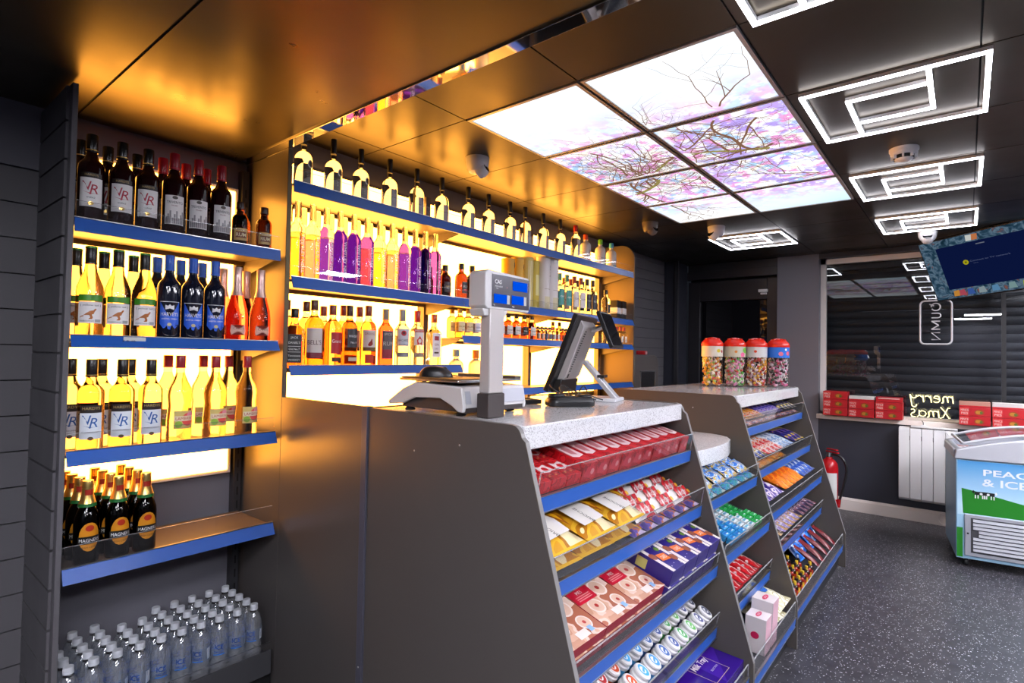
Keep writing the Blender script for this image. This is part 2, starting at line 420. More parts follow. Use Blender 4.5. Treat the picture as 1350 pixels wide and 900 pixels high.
# ---------------------------------------------------------------- ceiling picture light panels
def sky_mat():
    m = bpy.data.materials.new('backlit_blossom_sky'); m.use_nodes = True; nt = m.node_tree; N = nt.nodes; L = nt.links; N.clear()
    g = N.new('ShaderNodeNewGeometry')
    def noise(sc, det=4, off=0):
        mp = N.new('ShaderNodeMapping'); mp.inputs['Location'].default_value = (off, off*.7, 0); L.new(g.outputs['Position'], mp.inputs[0])
        n = N.new('ShaderNodeTexNoise'); n.inputs['Scale'].default_value = sc; n.inputs['Detail'].default_value = det; L.new(mp.outputs[0], n.inputs['Vector']); return n.outputs['Fac']
    def rng(v, a, b_, c=0, d_=1):
        r = N.new('ShaderNodeMapRange'); r.inputs[1].default_value = a; r.inputs[2].default_value = b_; r.inputs[3].default_value = c; r.inputs[4].default_value = d_; L.new(v, r.inputs[0]); return r.outputs[0]
    def mul(a, b_):
        k = N.new('ShaderNodeMath'); k.operation = 'MULTIPLY'; L.new(a, k.inputs[0]); L.new(b_, k.inputs[1]); return k.outputs[0]
    def mix(f, a, b_):
        k = N.new('ShaderNodeMix'); k.data_type = 'RGBA'; L.new(f, k.inputs[0])
        for i, q in ((6, a), (7, b_)):
            if isinstance(q, tuple): k.inputs[i].default_value = (*q, 1)
            else: L.new(q, k.inputs[i])
        return k.outputs[2]
    sx = N.new('ShaderNodeSeparateXYZ'); L.new(g.outputs['Position'], sx.inputs[0]); X, Y = sx.outputs[0], sx.outputs[1]
    band = mul(rng(X, 2.05, 2.5), rng(X, 3.95, 3.5))
    cloud = rng(noise(3.5, 5, 2), .42, .6)
    c = mix(cloud, (.97, .99, 1.0), (.84, .91, .98))
    c = mix(mul(rng(X, 3.5, 4.1), rng(Y, 1.3, .6)), c, (.62, .82, 1.0))
    blue = mul(rng(noise(5, 4), .44, .56), band)
    c = mix(blue, c, (.4, .66, .98))
    pale = mul(rng(noise(11, 5, 21), .5, .6), band); c = mix(pale, c, (1.02, .92, .82))
    pink = mul(rng(noise(15, 6, 3), .49, .57), band)
    c = mix(pink, c, (.86, .36, .7))
    vio = mul(mul(rng(noise(8, 6, 9), .48, .56), band), rng(Y, 1.4, .8, .25, 1))
    c = mix(vio, c, (.48, .36, .9))
    white = mul(rng(noise(24, 5, 33), .53, .6), band); c = mix(white, c, (1.05, 1.02, 1.02))
    e = N.new('ShaderNodeEmission'); L.new(c, e.inputs[0]); e.inputs[1].default_value = PANEL_E
    o = N.new('ShaderNodeOutputMaterial'); L.new(e.outputs[0], o.inputs[0]); return m
M_SKY = sky_mat()
M_BARK = emis('backlit_branch', (.2, .1, .06), PANEL_E)
M_BARKG = emis('backlit_trunk', (.3, .27, .08), PANEL_E)
M_FRAME = mat('aluminium_frame', (.5, .48, .47), .35, metal=.6)
rnd = random.Random(5); SEG = []
def branch(x, y, a, ln, w, d):
    n = max(3, int(ln/.045)); px, py = x, y
    for i in range(n):
        a += rnd.uniform(-.28, .28); nx, ny = px+math.cos(a)*ln/n, py+math.sin(a)*ln/n
        w2 = w*(1-.55*(i+1)/n); SEG.append((px, py, nx, ny, w*(1-.55*i/n), w2, d)); px, py = nx, ny
        if d < 4 and rnd.random() < .55: branch(px, py, a+rnd.choice((-1, 1))*rnd.uniform(.5, 1.1), ln*rnd.uniform(.45, .65), w2*.65, d+1)
    if d < 3: branch(px, py, a+rnd.uniform(-.5, .5), ln*.6, w2, d+1)
for q_ in ((3.28, 1.78, -2.0, .8, .034, 0), (3.2, 1.62, -.5, .7, .02, 1), (2.95, .62, 1.9, .6, .034, 0), (2.9, .8, 2.5, .6, .02, 1), (2.85, .72, 1.1, .6, .018, 1), (3.5, .5, 1.9, .6, .014, 1), (3.45, 1.2, 2.7, .6, .013, 1), (2.45, 1.5, -.4, .6, .012, 1), (2.5, .7, .6, .6, .012, 1)): branch(*q_)
for i, j in PANELS:
    x0, x1 = GX0+i*G+.006, GX0+(i+1)*G-.006; y0, y1 = GY0+j*.591+.006, GY0+(j+1)*.591-.006
    nm = ['nearest the chrome strip', 'second from the chrome strip', 'third from the chrome strip', 'farthest from the chrome strip'][i]
    pic = ['white cloudy sky', 'blossom branches and sky', 'pink and violet blossom', 'pale blue sky'][i]
    t = thing('ceiling_light_panel', 'backlit ceiling panel of %s, %s, %s row' % (pic, nm, ('open-aisle side', 'bottle-shelf side')[j]), 'light panel', ((x0+x1)/2, (y0+y1)/2, ZC), group='backlit sky panels in the ceiling')
    w, h = (x1-x0)/2, (y1-y0)/2
    b = MB(); f = .014
    for q in ((-w, -w+f, -h, h), (w-f, w, -h, h), (-w+f, w-f, -h, -h+f), (-w+f, w-f, h-f, h)): b.box(*q, -.004, .008, M_FRAME)
    b.build('frame', t)
    b = MB(); b.box(-w+f, w-f, -h+f, h-f, .0, .006, M_SKY); cx, cy = (x0+x1)/2, (y0+y1)/2
    for (ax, ay, bx, by, w1, w2, dd) in SEG:
        if all(abs(p-cx) < w-f-w1 and abs(q-cy) < h-f-w1 for p, q in ((ax, ay), (bx, by))):
            L_ = math.hypot(bx-ax, by-ay) or 1; nx, ny = -(by-ay)/L_, (bx-ax)/L_
            b.add([(ax-cx+nx*w1/2, ay-cy+ny*w1/2, -.0008), (bx-cx+nx*w2/2, by-cy+ny*w2/2, -.0008), (bx-cx-nx*w2/2, by-cy-ny*w2/2, -.0008), (ax-cx-nx*w1/2, ay-cy-ny*w1/2, -.0008)], [(0, 1, 2, 3)], M_BARKG if dd == 0 else M_BARK)
    b.build('picture', t, smooth=0)

# ---------------------------------------------------------------- white LED line lights
def led(x, y, label, z=ZC):
    t = thing('led_ceiling_light', label, 'ceiling light', (x, y, z), group='square spiral LED lights')
    W, H, w = .575, .58, .017
    bars = [(0, W, 0, w), (0, W, H-w, H), (0, w, w, H-w), (W-w, W, w, H-w),
            (.142, W-w, .425, .425+w), (w, .415, .163, .163+w), (.142, .142+w, .163+w, .425), (.415-w, .415, .163+w, .425)]
    b = MB(); c = MB()
    for q in bars:
        b.box(*q, -.014, 0, M_WHITE); c.box(q[0]+.001, q[1]-.001, q[2]+.001, q[3]-.001, -.02, -.0135, M_LED)
    b.build('housing', t); c.build('diffuser', t); return t
led(1.2, -.07, 'square LED line light at the top edge, nearest the chrome strip')
led(2.38, -.07, 'large square LED line light above the smoke detector')
led(3.6, -.07, 'square LED line light just beyond the smoke detector')
led(4.79, -.065, 'small-looking square LED line light above the tilted television')
led(4.79, 1.15, 'square LED line light beyond the blossom panels, before the black door')

# plain ceiling tiles added as unseen fill light, behind and beside the camera
M_FILL_TILE = emis('fill_light_tile', (.96, .955, 1.06), 54.0)
for k, (x, y, z_) in enumerate([(1.3, -1.5, ZC), (2.5, -1.5, ZC), (3.7, -1.5, ZC), (4.9, -1.5, ZC), (3.1, -2.05, ZC), (4.3, -2.05, ZC), (5.5, -1.0, ZC), (-1.3, -1.3, ZL), (-.1, -1.3, ZL), (-1.3, -.1, ZL), (-.2, -.25, ZL)]):
    t = thing('ceiling_light_panel', 'plain white ceiling tile added as fill light, %s of those out of view' % ORD[k], 'light panel', (x, y, z_), group='added fill-light tiles out of view')
    b = MB()
    for q in ((-.29, .29, -.29, -.275), (-.29, .29, .275, .29), (-.29, -.275, -.275, .275), (.275, .29, -.275, .275)): b.box(*q, -.014, 0, M_FRAME)
    b.build('frame', t); MB().box(-.275, .275, -.275, .275, -.008, -.001, M_FILL_TILE).build('diffuser', t)
# ---------------------------------------------------------------- ceiling cameras and smoke detector
M_DOME = mat('camera_white', (.72, .71, .72), .3); M_LENS = mat('lens_black', (.008, .008, .01), .08)
def cctv(x, y, az, label, body, s=1.0):
    t = thing('dome_camera', label, 'security camera', (x, y, ZC), (0, 0, az), 'turret cameras on the ceiling')
    b = MB(); b.lathe([(0, -.062*s), (.02*s, -.064*s), (.036*s, -.06*s), (.046*s, -.04*s), (.05*s, -.012*s), (.051*s, 0)], body, 28); b.build('housing', t)
    X = Matrix.Translation((.018*s, 0, -.052*s)) @ Matrix.Rotation(R(62), 4, 'Y')
    b = MB(); b.lathe([(0, -.03*s), (.03*s, -.02*s), (.034*s, 0), (.03*s, .016*s), (.024*s, .024*s)], body, 24, X); b.build('ball', t)
    b = MB(); b.lathe([(.024*s, .022*s), (.0235*s, .0265*s), (.012*s, .0275*s), (0, .0275*s)], M_LENS, 24, X); b.lathe([(.009*s, .0275*s), (.0088*s, .029*s), (0, .0295*s)], M_BLACK, 16, X)
    b.build('lens', t); return t
cctv(2.158, 2.02, R(-70), 'white dome camera on the brown-lit ceiling above the vodka bottles', M_DOME, 1.25)
cctv(4.0, 1.9, R(-100), 'dark dome camera near the corner of the bottle shelves', mat('camera_grey', (.16, .13, .11), .35), 1.2)
cctv(4.42, 1.535, R(150), 'white dome camera in front of the farthest square LED light', M_DOME, 1.3)
cctv(5.46, .235, R(182), 'white dome camera between the LED light and the television', M_DOME, 1.3)
t = thing('smoke_detector', 'round white smoke detector between two square LED lights', 'smoke detector', (3.3, .235, ZC))
MB().lathe([(0, -.018), (.058, -.018), (.062, -.012), (.062, 0)], M_DOME, 28).build('base', t)
b = MB().lathe([(0, -.062), (.02, -.062), (.034, -.056), (.04, -.048)], M_DOME, 28)
b.lathe([(.052, -.034), (.057, -.028), (.057, -.018)], M_DOME, 28); b.lathe([(.043, -.05), (.043, -.02)], M_GAP, 20)
for i in range(8):
    b.box(.036, .055, -.004, .004, -.05, -.03, M_DOME, Matrix.Rotation(i*PI/4, 4, 'Z'))
b.build('sensor_head', t)
# ---------------------------------------------------------------- wine bay and spirits bays (wall shelving)
YF = 2.186
# --- wine bay body
t = thing('wine_bay', 'grey steel wine shelving bay with slatted end panel and amber light box', 'shelving', (.4785, YB, 0))
def loc_box(b, x0, x1, y0, y1, z0, z1, m, t=t): return b.box(x0-t.location.x, x1-t.location.x, y0-t.location.y, y1-t.location.y, z0, z1, m)
b = MB(); loc_box(b, .4625, .4785, YF, YB-.002, 0, 2.236, M_SLAT); b.build('end_panel', t, bevel=.0015)
b = MB(); z = .02
while z < 2.2:
    loc_box(b, .4545, .4625, YF+.03, YB-.002, z+.004, min(z+.12, 2.232), M_SLAT); z += .1235
b.build('slat_cladding', t)
b = MB(); loc_box(b, .48, 1.182, YB-.016, YB-.002, 0, 2.235, M_WALL); b.build('back_panel', t)
b = MB(); loc_box(b, .51, 1.135, YB-.045, YB-.018, .86, 2.115, M_WHITE); b.build('light_box_frame', t, bevel=.002)
b = MB(); loc_box(b, .525, 1.12, YB-.048, YB-.046, .875, 2.1, M_AMBER); b.build('light_box', t)
b = MB()
for x in (.484, 1.145):
    loc_box(b, x, x+.03, YB-.06, YB-.017, .05, 2.2, M_LAMD)
    for k in range(34): loc_box(b, x+.012, x+.018, YB-.062, YB-.06, .1+k*.06, .135+k*.06, M_GAP)
b.build('slotted_upright', t)
b = MB(); loc_box(b, .48, 1.182, YF+.02, YB-.06, 0, .1, M_BLACK); b.build('plinth', t)
# --- divider between the wine bay and the spirits bays
tag(MB().box(XS, XS+.02, YF, YB-.001, 0, ZL-.007, M_LAM).build('divider_panel', bevel=.002), 'tall dark laminate divider panel between wine bay and lit spirits shelves', 'panel')
# --- spirits bays
t = thing('spirits_bays', 'three joined steel shelving bays lit from behind by amber light boxes', 'shelving', (XS+.021, YB, 0))
BX = [1.212, 2.236, 3.259, 4.292]
lb = lambda b, *a: loc_box(b, *a, t=t)
for k in range(3):
    b = MB(); lb(b, BX[k]+.03, BX[k+1]-.03, YB-.03, YB-.02, 1.1, 2.305, M_AMBER); b.build('light_box', t)
    b = MB(); lb(b, BX[k]+.02, BX[k+1]-.02, YB-.031, YB-.012, 2.305, 2.32, M_SHELF); b.build('light_box_frame', t)
for k in range(4):
    b = MB(); x = BX[k] if k else BX[k]+.02
    if k == 3: x -= .035
    lb(b, x-.018, x+.018, YB-.075, YB-.0315, 0, 2.33, M_SHELF); b.build('upright', t, bevel=.002)
b = MB(); lb(b, XS+.022, 4.306, YB-.014, YB-.001, 0, 1.1, M_LAMD); b.build('lower_back_panel', t)
# right-hand end panel with a rounded top corner
pts = [(YF, 0), (YB-.001, 0), (YB-.001, 2.36), (YF+.13, 2.36)]+[(YF+.13-.13*math.sin(a), 2.23+.13*math.cos(a)) for a in [PI/2*i/8 for i in range(1, 9)]]
b = MB(); b.prism([(p[0]-YB, p[1]) for p in pts], 4.31-t.location.x, 4.328-t.location.x, 'x', M_LAM); b.build('end_panel', t, bevel=.002)
reg(t)
# --- shelves: deck, blue price rail, clear guard; a bracket at each end
def shelf(x0, x1, ztop, label, rail=.046, guard=.0, depth=None, group=None, cat='shelf', lean=.006):
    lean = .019 if ztop < 1.75 else lean
    y1 = YB-.064; t = thing('wall_shelf', label, cat, ((x0+x1)/2, YF, ztop), group=group); w = (x1-x0)/2; D = y1-YF
    b = MB(); b.box(-w, w, .006, D, -.022, -.012, M_SHELF); b.box(-w, w, D-.01, D, -.04, -.022, M_SHELF)
    for s_ in (-1, 1): b.prism([(.02, -.022), (D, -.022), (D, -.085), (D-.03, -.085), (.05, -.04)], s_*w-.002*s_, s_*w-.005*s_, 'x', M_SHELF)
    b.build('deck', t, bevel=.001)
    b = MB(); b.prism([(.004, 0), (-.001, -.002), (-.001-lean, -rail+.001), (.0045-lean, -rail)], -w, w, 'x', M_RAIL)
    b.prism([(-.002, 0), (.006, 0), (.006, .0025), (-.002, .0025)], -w, w, 'x', M_STEEL); b.build('price_rail', t)
    if guard:
        b = MB(); b.box(-w+.002, w-.002, .0065, .009, -.011, guard, M_ACR)
        b.box(-w+.002, w-.002, .0063, .0092, guard, guard+.0014, clear('acrylic_edge', (.95, .95, .95), .35, .15, .25)); b.build('guard', t)
    return t
WX0, WX1 = .4795, 1.162
sh = [shelf(WX0, WX1, 1.812, 'upper wine shelf holding red wine and small rum bottles', guard=.055, group='wine bay shelves'),
      shelf(WX0, WX1, 1.438, 'wine shelf with paper price ticket, under white wine and rose bottles', rail=.04, guard=0, group='wine bay shelves'),
      shelf(WX0, WX1, 1.07, 'wine shelf at waist height under pale wine and fruit perry bottles', guard=.055, group='wine bay shelves'),
      shelf(WX0, WX1, .703, 'half-empty shelf with clear guard holding dark cider bottles', guard=.065, group='wine bay shelves'),
      ]
b = MB(); b.box(-.22, -.155, -.0072, -.0062, -.036, .0, mat('price_ticket', (.62, .62, .6), .5), Matrix.Translation((.02, -.0005, -.002)))
b.text('£ 9.49', -.185, -.018, .011, M_INK, FRONT(0, -.0085, 0)); b.text('750ml', -.15, -.03, .005, M_INK, FRONT(0, -.0085, 0)); b.build('price_ticket', sh[1])
# base shelf for the water, dark rail
t = thing('base_shelf', 'low dark base shelf with clear guard holding bottled water', 'shelf', (.82, YF-.012, .17))
MB().box(-.34, .343, .004, .3, -.012, 0, M_LAMD).build('deck', t, bevel=.001)
MB().box(-.34, .343, -.004, .004, -.068, .028, mat('dark_grey_rail', (.05, .05, .055), .35)).build('price_rail', t, bevel=.001)
MB().box(-.338, .341, .0045, .007, .0, .055, M_ACR).box(-.338, .341, .0042, .0073, .055, .0562, M_STEEL).build('guard', t)
# spirits shelves
bn = ['beside the tall divider', 'in the middle bay', 'at the rounded end panel']
for k in range(3):
    shelf(BX[k]+.001, BX[k+1]-.003, 2.117, 'top blue-railed spirits shelf carrying clear vodka, '+bn[k], .05, .05, group='spirits shelves')
    shelf(BX[k]+.001, BX[k+1]-.003, 1.712, ['blue-railed shelf under tall purple and yellow gin bottles', 'blue-railed shelf carrying dark rum and gift tubes behind the scale head', 'blue-railed shelf carrying gin bottles and black-white boxes'][k], .05, .045, group='spirits shelves')
shelf(BX[0]+.001, BX[1]-.003, 1.338, 'lowest blue-railed shelf with full-size whisky bottles above the partition', .042, .0, group='spirits shelves')
for k in (1, 2):
    shelf(BX[k]+.001, BX[k+1]-.003, 1.502, 'blue-railed shelf of half bottles and miniatures '+['behind the scale column', 'behind the till screen'][k-1], .042, .035, group='spirits shelves')
    shelf(BX[k]+.001, BX[k+1]-.003, 1.19, 'bottom spirits shelf '+['with two capped gin bottles behind the scale', 'nearly empty behind the till screen'][k-1], .042, 0, group='spirits shelves')
# --- half-height partition and post running from the divider to the counter
b = MB(); b.box(XS, XS+.018, 1.634, YF-.001, 0, 1.208, M_LAM); b.box(XS-.001, XS+.019, 1.634, YF-.001, 1.208, 1.2095, M_GREYP)
tag(b.build('half_height_partition', bevel=.001), 'half-height dark laminate partition between the tall divider and the counter', 'panel')
b = MB(); b.box(XS-.006, XS+.02, 1.602, 1.632, 0, 1.212, mat('blue_grey_post', (.075, .075, .1), .3)); b.lathe([(.003, 0), (.003, .002), (0, .0025)], M_STEEL, 10, frame((XS-.006, 1.617, .32), (0, -1, 0), (0, 0, 1)))
tag(b.build('counter_post', bevel=.002), 'narrow blue-grey upright post joining partition and counter side', 'post')
# ---------------------------------------------------------------- bottles
G_WINE = mat('dark_red_wine', (.012, .0012, .002), .05, spec=.6); G_CLEAR = glass('clear_bottle_glass', (.9, .88, .84))
G_PALE = glass('pale_straw_wine', (.56, .44, .3)); G_NAVY = mat('dark_navy_glass', (.006, .008, .02), .06, spec=.7)
G_ROSE = glass('rose_orange_wine', (.72, .13, .12)); G_BEER = glass('dark_brown_glass', (.02, .006, .002)); G_WATER = clear('clear_pet_bottle', (.9, .93, .97), .16, .02, .1)
G_VODKA = glass('clear_spirit', (.6, .61, .66)); G_WHISKY = glass('amber_whisky', (.72, .35, .13)); G_WHISKYD = glass('deep_amber_whisky', (.55, .16, .05))
G_RUM = glass('dark_rum', (.05, .011, .004)); G_PURP = glass('purple_gin', (.1, .03, .52)); G_YEL = glass('yellow_gin', (.72, .46, .2)); G_LILAC = glass('lilac_gin', (.25, .2, .75)); G_REDR = glass('red_spiced_rum', (.5, .05, .03))
P_ = lambda c, r=.35: mat('ink_'+c.strip('#'), c, r)
GOLD = mat('gold_foil', (.75, .5, .15), .28, metal=.9); FOIL = mat('rose_foil', (.75, .5, .42), .3, metal=.6)
def prof_of(kind, r, h, cap):
    nr = .0145 if r > .03 else r*.42
    if kind == 'bordeaux': return [(0, .004), (r*.7, 0), (r*.95, .002), (r, .008), (r, h*.62), (r*.97, h*.655), (r*.82, h*.69), (r*.6, h*.72), (nr*1.15, h*.765), (nr, h*.8), (nr, h-cap*.1)]
    if kind == 'burgundy': return [(0, .004), (r*.7, 0), (r*.95, .002), (r, .008), (r, h*.5), (r*.95, h*.56), (r*.75, h*.64), (r*.5, h*.72), (nr*1.1, h*.8), (nr, h*.86), (nr, h-cap*.1)]
    if kind == 'round': return [(0, .004), (r*.75, 0), (r*.96, .002), (r, .008), (r, h*.6), (r*.96, h*.66), (r*.8, h*.71), (r*.52, h*.745), (nr*1.1, h*.775), (nr, h*.8), (nr, h-cap*.1)]
    if kind == 'tall': return [(0, .004), (r*.8, 0), (r*.97, .002), (r, .006), (r, h*.64), (r*.93, h*.675), (r*.7, h*.705), (nr*1.2, h*.735), (nr, h*.76), (nr, h-cap*.1)]
    if kind == 'waist': return [(0, .004), (r*.75, 0), (r*.96, .002), (r, .01), (r*1.0, h*.25), (r*.9, h*.42), (r*.98, h*.54), (r*.9, h*.62), (r*.6, h*.7), (nr*1.15, h*.77), (nr, h*.8), (nr, h-cap*.1)]
    return kind
def at_z(prof, z):
    for (r0, z0), (r1, z1) in zip(prof, prof[1:]):
        if z0 <= z <= z1 and z1 > z0: return r0+(r1-r0)*(z-z0)/(z1-z0)
    return prof[-1][0]
def bottle(name, kind, r, h, liquid, cap, capm, deco=None, fill=.8, empty=None, capr=None, square=None, cat='bottle', ring=None, lip=True, n=24):
    """a bottle whose parts are body, cap and paper label; returns its root (not yet labelled)"""
    t = thing(name, '', cat); prof = prof_of(kind, r, h, cap); fz = h*fill
    lo = [p for p in prof if p[1] < fz]+[(at_z(prof, fz), fz)]; hi = [(at_z(prof, fz), fz)]+[p for p in prof if p[1] > fz]
    b = MB()
    if square:
        hw, hd, cr = square; nr = prof[-1][0]
        sh_, nk = h*.62, h*.76
        b.rlathe([(.94, cr, 0), (1, cr, .006), (1, cr, sh_), (.9, cr, h*.66), (.6, cr, h*.71)], liquid, hw, hd)
        b.lathe([(nr*1.5, h*.7), (nr*1.1, nk), (nr, nk+.004), (nr, h-cap*.1)], empty or G_CLEAR, 18)
    else:
        b.lathe(lo, liquid, n)
        if len(hi) > 1: b.lathe(hi, empty or G_CLEAR, n)
    b.build('body', t)
    cr_ = capr or prof[-1][0]*1.12
    b = MB(); b.lathe([(cr_*.98, h-cap), (cr_, h-cap+.001), (cr_, h-cap*.5), (cr_, h-.002), (cr_*.94, h), (0, h)], capm, 20)
    if ring: b.lathe([(cr_*1.03, h-cap*ring[1]), (cr_*1.03, h-cap*ring[1]+.006)], ring[0], 20)
    if lip: b.lathe([(cr_*1.05, h-cap-.001), (cr_*1.05, h-cap+.004), (cr_, h-cap+.0045)], capm, 20)
    b.build('cap', t)
    if deco:
        b = MB(); deco(b, r, h); b.build('label', t)
    return t
def paper(b, r, w, z0, z1, m): b.crect(r+.0005, -w/2, w/2, z0, z1, m, 10)
def swash(b, r, cx, cz, s, m):
    """the entwined V and R drawn as ribbons"""
    b.ctext(r, 'V', cx-.009*s, cz+.004*s, .026*s, m, shear=-.15); b.ctext(r, 'R', cx+.009*s, cz-.004*s, .026*s, m, shear=.2)
    b.cpoly(r, [(cx-.02*s, cz-.012*s), (cx-.002*s, cz-.02*s), (cx+.02*s, cz-.016*s), (cx-.002*s, cz-.0175*s)], m)
LB_WHITE = P_('#efebe9', .5)
def d_vr_red(b, r, h):
    paper(b, r, .066, .055, .15, LB_WHITE); q = r+.0009
    b.crect(q, -.031, .031, .152, .166, P_('#1b1410')); b.ctext(r+.0012, 'HARDYS', 0, .159, .007, P_('#b99a60'))
    swash(b, q, 0, .118, 1.15, P_('#b01030')); b.ctext(q, 'SHIRAZ', 0, .085, .005, M_INK); b.cdisc(q, 0, .066, .008, .006, GOLD)
def d_triv(b, r, h):
    paper(b, r, .066, .045, .15, LB_WHITE); q = r+.0009
    b.ctext(q, 'TRIVENTO', 0, .125, .009, M_INK, w=.054); b.ctext(q, 'MALBEC', 0, .113, .004, P_('#802030'))
    for k in range(9): b.crect(q, -.03+k*.0068, -.0245+k*.0068, .048, .07+.012*((k*7) % 3), P_('#9a9698'), 1)
    b.cdisc(q, 0, .142, .009, .006, P_('#55504a'))
def d_rumS(b, r, h):
    paper(b, r, .056, .03, .078, P_('#c8a258')); q = r+.0009; b.crect(q, -.02, .02, .04, .064, P_('#7a3f1c')); b.ctext(r+.0012, '*RUM', 0, .052, .014, P_('#f0dca8')); b.crect(r*.0+.0135, -.01, .01, .128, .15, P_('#d0b880'), 6)
def d_yt(b, r, h):
    q = r+.0009; b.crect(r+.0005, -.036, .036, .122, .143, P_('#3f8f1e')); paper(b, r, .072, .05, .12, LB_WHITE); b.ctext(q, '[ yellow tail ]', 0, .108, .0075, M_INK, w=.058)
    m = P_('#b0662a')
    b.cpoly(q, [(-.02, .075), (-.012, .082), (-.002, .09), (.008, .092), (.012, .098), (.016, .097), (.0145, .093), (.011, .088), (.008, .08), (-.002, .076), (-.01, .076)], m)
    b.cpoly(q, [(-.02, .075), (-.027, .072), (-.031, .066), (-.025, .07), (-.018, .072)], m); b.cpoly(q, [(-.004, .077), (.0, .068), (-.006, .063), (.004, .063), (.006, .069), (.003, .079)], m)
    b.crect(q, .012, .03, .053, .063, P_('#a8a8a8')); b.ctext(q, 'CHARDONNAY', -.01, .057, .004, M_INK)
def d_harv(b, r, h):
    m = P_('#2a62dc'); b.cpoly(r+.0005, [(-.033, .06), (-.02, .045), (0, .04), (.02, .045), (.033, .06), (.033, .14), (-.033, .14)], m); q = r+.001
    b.crect(q, -.033, .033, .1385, .1405, M_WINK); b.ctext(q, 'HARVEYS', 0, .095, .013, M_WINK, w=.058); b.ctext(q, 'BRISTOL CREAM', 0, .078, .005, M_WINK)
    b.cpoly(q, [(-.014, .112), (-.014, .128), (-.008, .122), (0, .131), (.008, .122), (.014, .128), (.014, .112)], M_WINK); b.cdisc(q, 0, .058, .007, .006, P_('#c8c090'))
def d_canti(b, r, h):
    m = P_('#dfae9a'); b.cpoly(r*1.0+.0006, [(-.026, .03), (.026, .03), (.03, .045), (.026, .07), (-.026, .07), (-.03, .045)], m); q = r+.001
    b.ctext(q, 'CANTI', 0, .056, .009, P_('#7a3020')); b.ctext(q, 'ROSE', 0, .042, .004, P_('#7a3020'))
    for k, (x, z) in enumerate(((-.012, .1), (.008, .11), (.0, .092), (-.004, .118), (.014, .098))): b.cdisc(r*1.0+.0012, x, z, .0035, .0035, P_('#e04a2a'))
def d_vr_w(b, r, h):
    paper(b, r, .066, .04, .125, P_('#e2e8ee')); q = r+.0009; b.crect(r+.0005, -.033, .033, .125, .15, P_('#2a2220')); b.ctext(q, 'HARDYS', 0, .14, .009, P_('#c9ab6c'), w=.05)
    swash(b, q, 0, .098, 1.15, P_('#2f62a8')); b.ctext(q, 'CHARDONNAY', 0, .062, .005, P_('#44505c')); b.cdisc(q, 0, .042, .008, .006, P_('#5a4a30'))
def d_lam(b, r, h):
    b.crect(r+.0005, -.036, .036, .05, .115, P_('#d8c070'), 10); q = r+.001; b.cdisc(q, .012, .083, .022, .024, P_('#e05048')); b.cdisc(r+.0013, -.02, .066, .012, .012, P_('#8fb53a')); b.cdisc(r+.0012, .02, .1, .013, .01, P_('#e890a0'))
    b.crect(r+.0016, -.034, .034, .078, .096, P_('#ead9b8'), 8); b.ctext(r+.002, 'LAMBRINI', 0, .087, .011, P_('#b02828'), w=.06)
def d_mag(b, r, h):
    b.cdisc(r+.0005, 0, .09, .03, .046, P_('#d58a1c')); b.cdisc(r+.0009, 0, .118, .012, .01, P_('#b6301e')); b.crect(r+.0012, -.034, .034, .068, .092, P_('#0c0a0a')); b.ctext(r+.0016, 'MAGNERS', 0, .08, .011, M_WINK, w=.058)
    b.ctext(r+.001, 'IRISH CIDER', 0, .057, .006, P_('#3a2008'))
def d_water(b, r, h):
    m = clear('blue_film_label', (.55, .72, .95), .08, .1, .12); b.crect(r+.0008, -r*2.6, r*2.6, .075, .125, m, 16); q = r+.0014
    b.ctext(q, '*ICE', 0, .108, .018, P_('#1a4596'), w=.03); b.ctext(q, '*VALLEY', 0, .09, .009, P_('#1a4596'), w=.036); b.crect(q, -.02, .02, .078, .082, P_('#2f6fc8'))
    b.crect(r+.001, .055-.02, .055+.012, .08, .12, P_('#e4e8ee'), 3)
def d_vodka(b, r, h):
    m = P_('#3b2f25'); b.crect(r+.0006, -.022, .016, .03, .115, P_('#5f5246'), 6); q = r+.001
    b.cdisc(q, .012, .118, .016, .018, mat('silver_emblem', (.6, .58, .56), .3, metal=.7)); b.cdisc(q+.0003, .012, .118, .011, .013, P_('#4a4038')); b.ctext(q, 'VODKA', -.003, .085, .007, P_('#cdb98a'))
    for z in (.07, .062, .054): b.crect(q, -.018, .012, z, z+.0015, P_('#bfae88'), 2)
    b.crect(q, -.024, -.022, .03, .118, M_WINK, 1)
def d_whit(b, r, h):
    q = r+.0008; b.ctext(q, '*WHITLEY NEILL', .012, h*.34, .017, P_('#f4f0f6'), w=.17, rot=-PI/2); b.crect(q, -.006, -.004, .04, h*.55, P_('#d8cfe0'), 1); b.crect(q, .022, .0235, .03, h*.6, P_('#d8cfe0'), 1)
def lab(bg, z0, z1, texts, w=.062, bands=()):
    def f(b, r, h):
        if bg: b.crect(r+.0006, -w/2, w/2, h*z0, h*z1, P_(bg), 8)
        for (bc, a, c, w2) in bands: b.crect(r+.001, -w2/2, w2/2, h*a, h*c, P_(bc), 8)
        for (s_, zc, hh, col, ww) in texts: b.ctext(r+.0014, s_, 0, h*zc, hh, P_(col), w=ww)
    return f
def flat(bg, z0, z1, texts, hw, hd, w=.056, bands=()):
    def f(b, r, h):
        X = FRONT(0, -hd, 0)
        if bg: b.rect(-w/2, w/2, h*z0, h*z1, P_(bg), X, .0006)
        for (bc, a, c, w2) in bands: b.rect(-w2/2, w2/2, h*a, h*c, P_(bc), X, .001)
        for (s_, zc, hh, col, ww) in texts: b.text(s_, 0, h*zc, hh, P_(col), X, .0014, ww)
    return f
B = {}
K = '#17110f'
B['vr'] = bottle('wine_bottle', 'bordeaux', .0372, .30, G_WINE, .058, P_('#0d0c0c', .25), d_vr_red, fill=.79, empty=G_WINE, ring=(GOLD, .98))
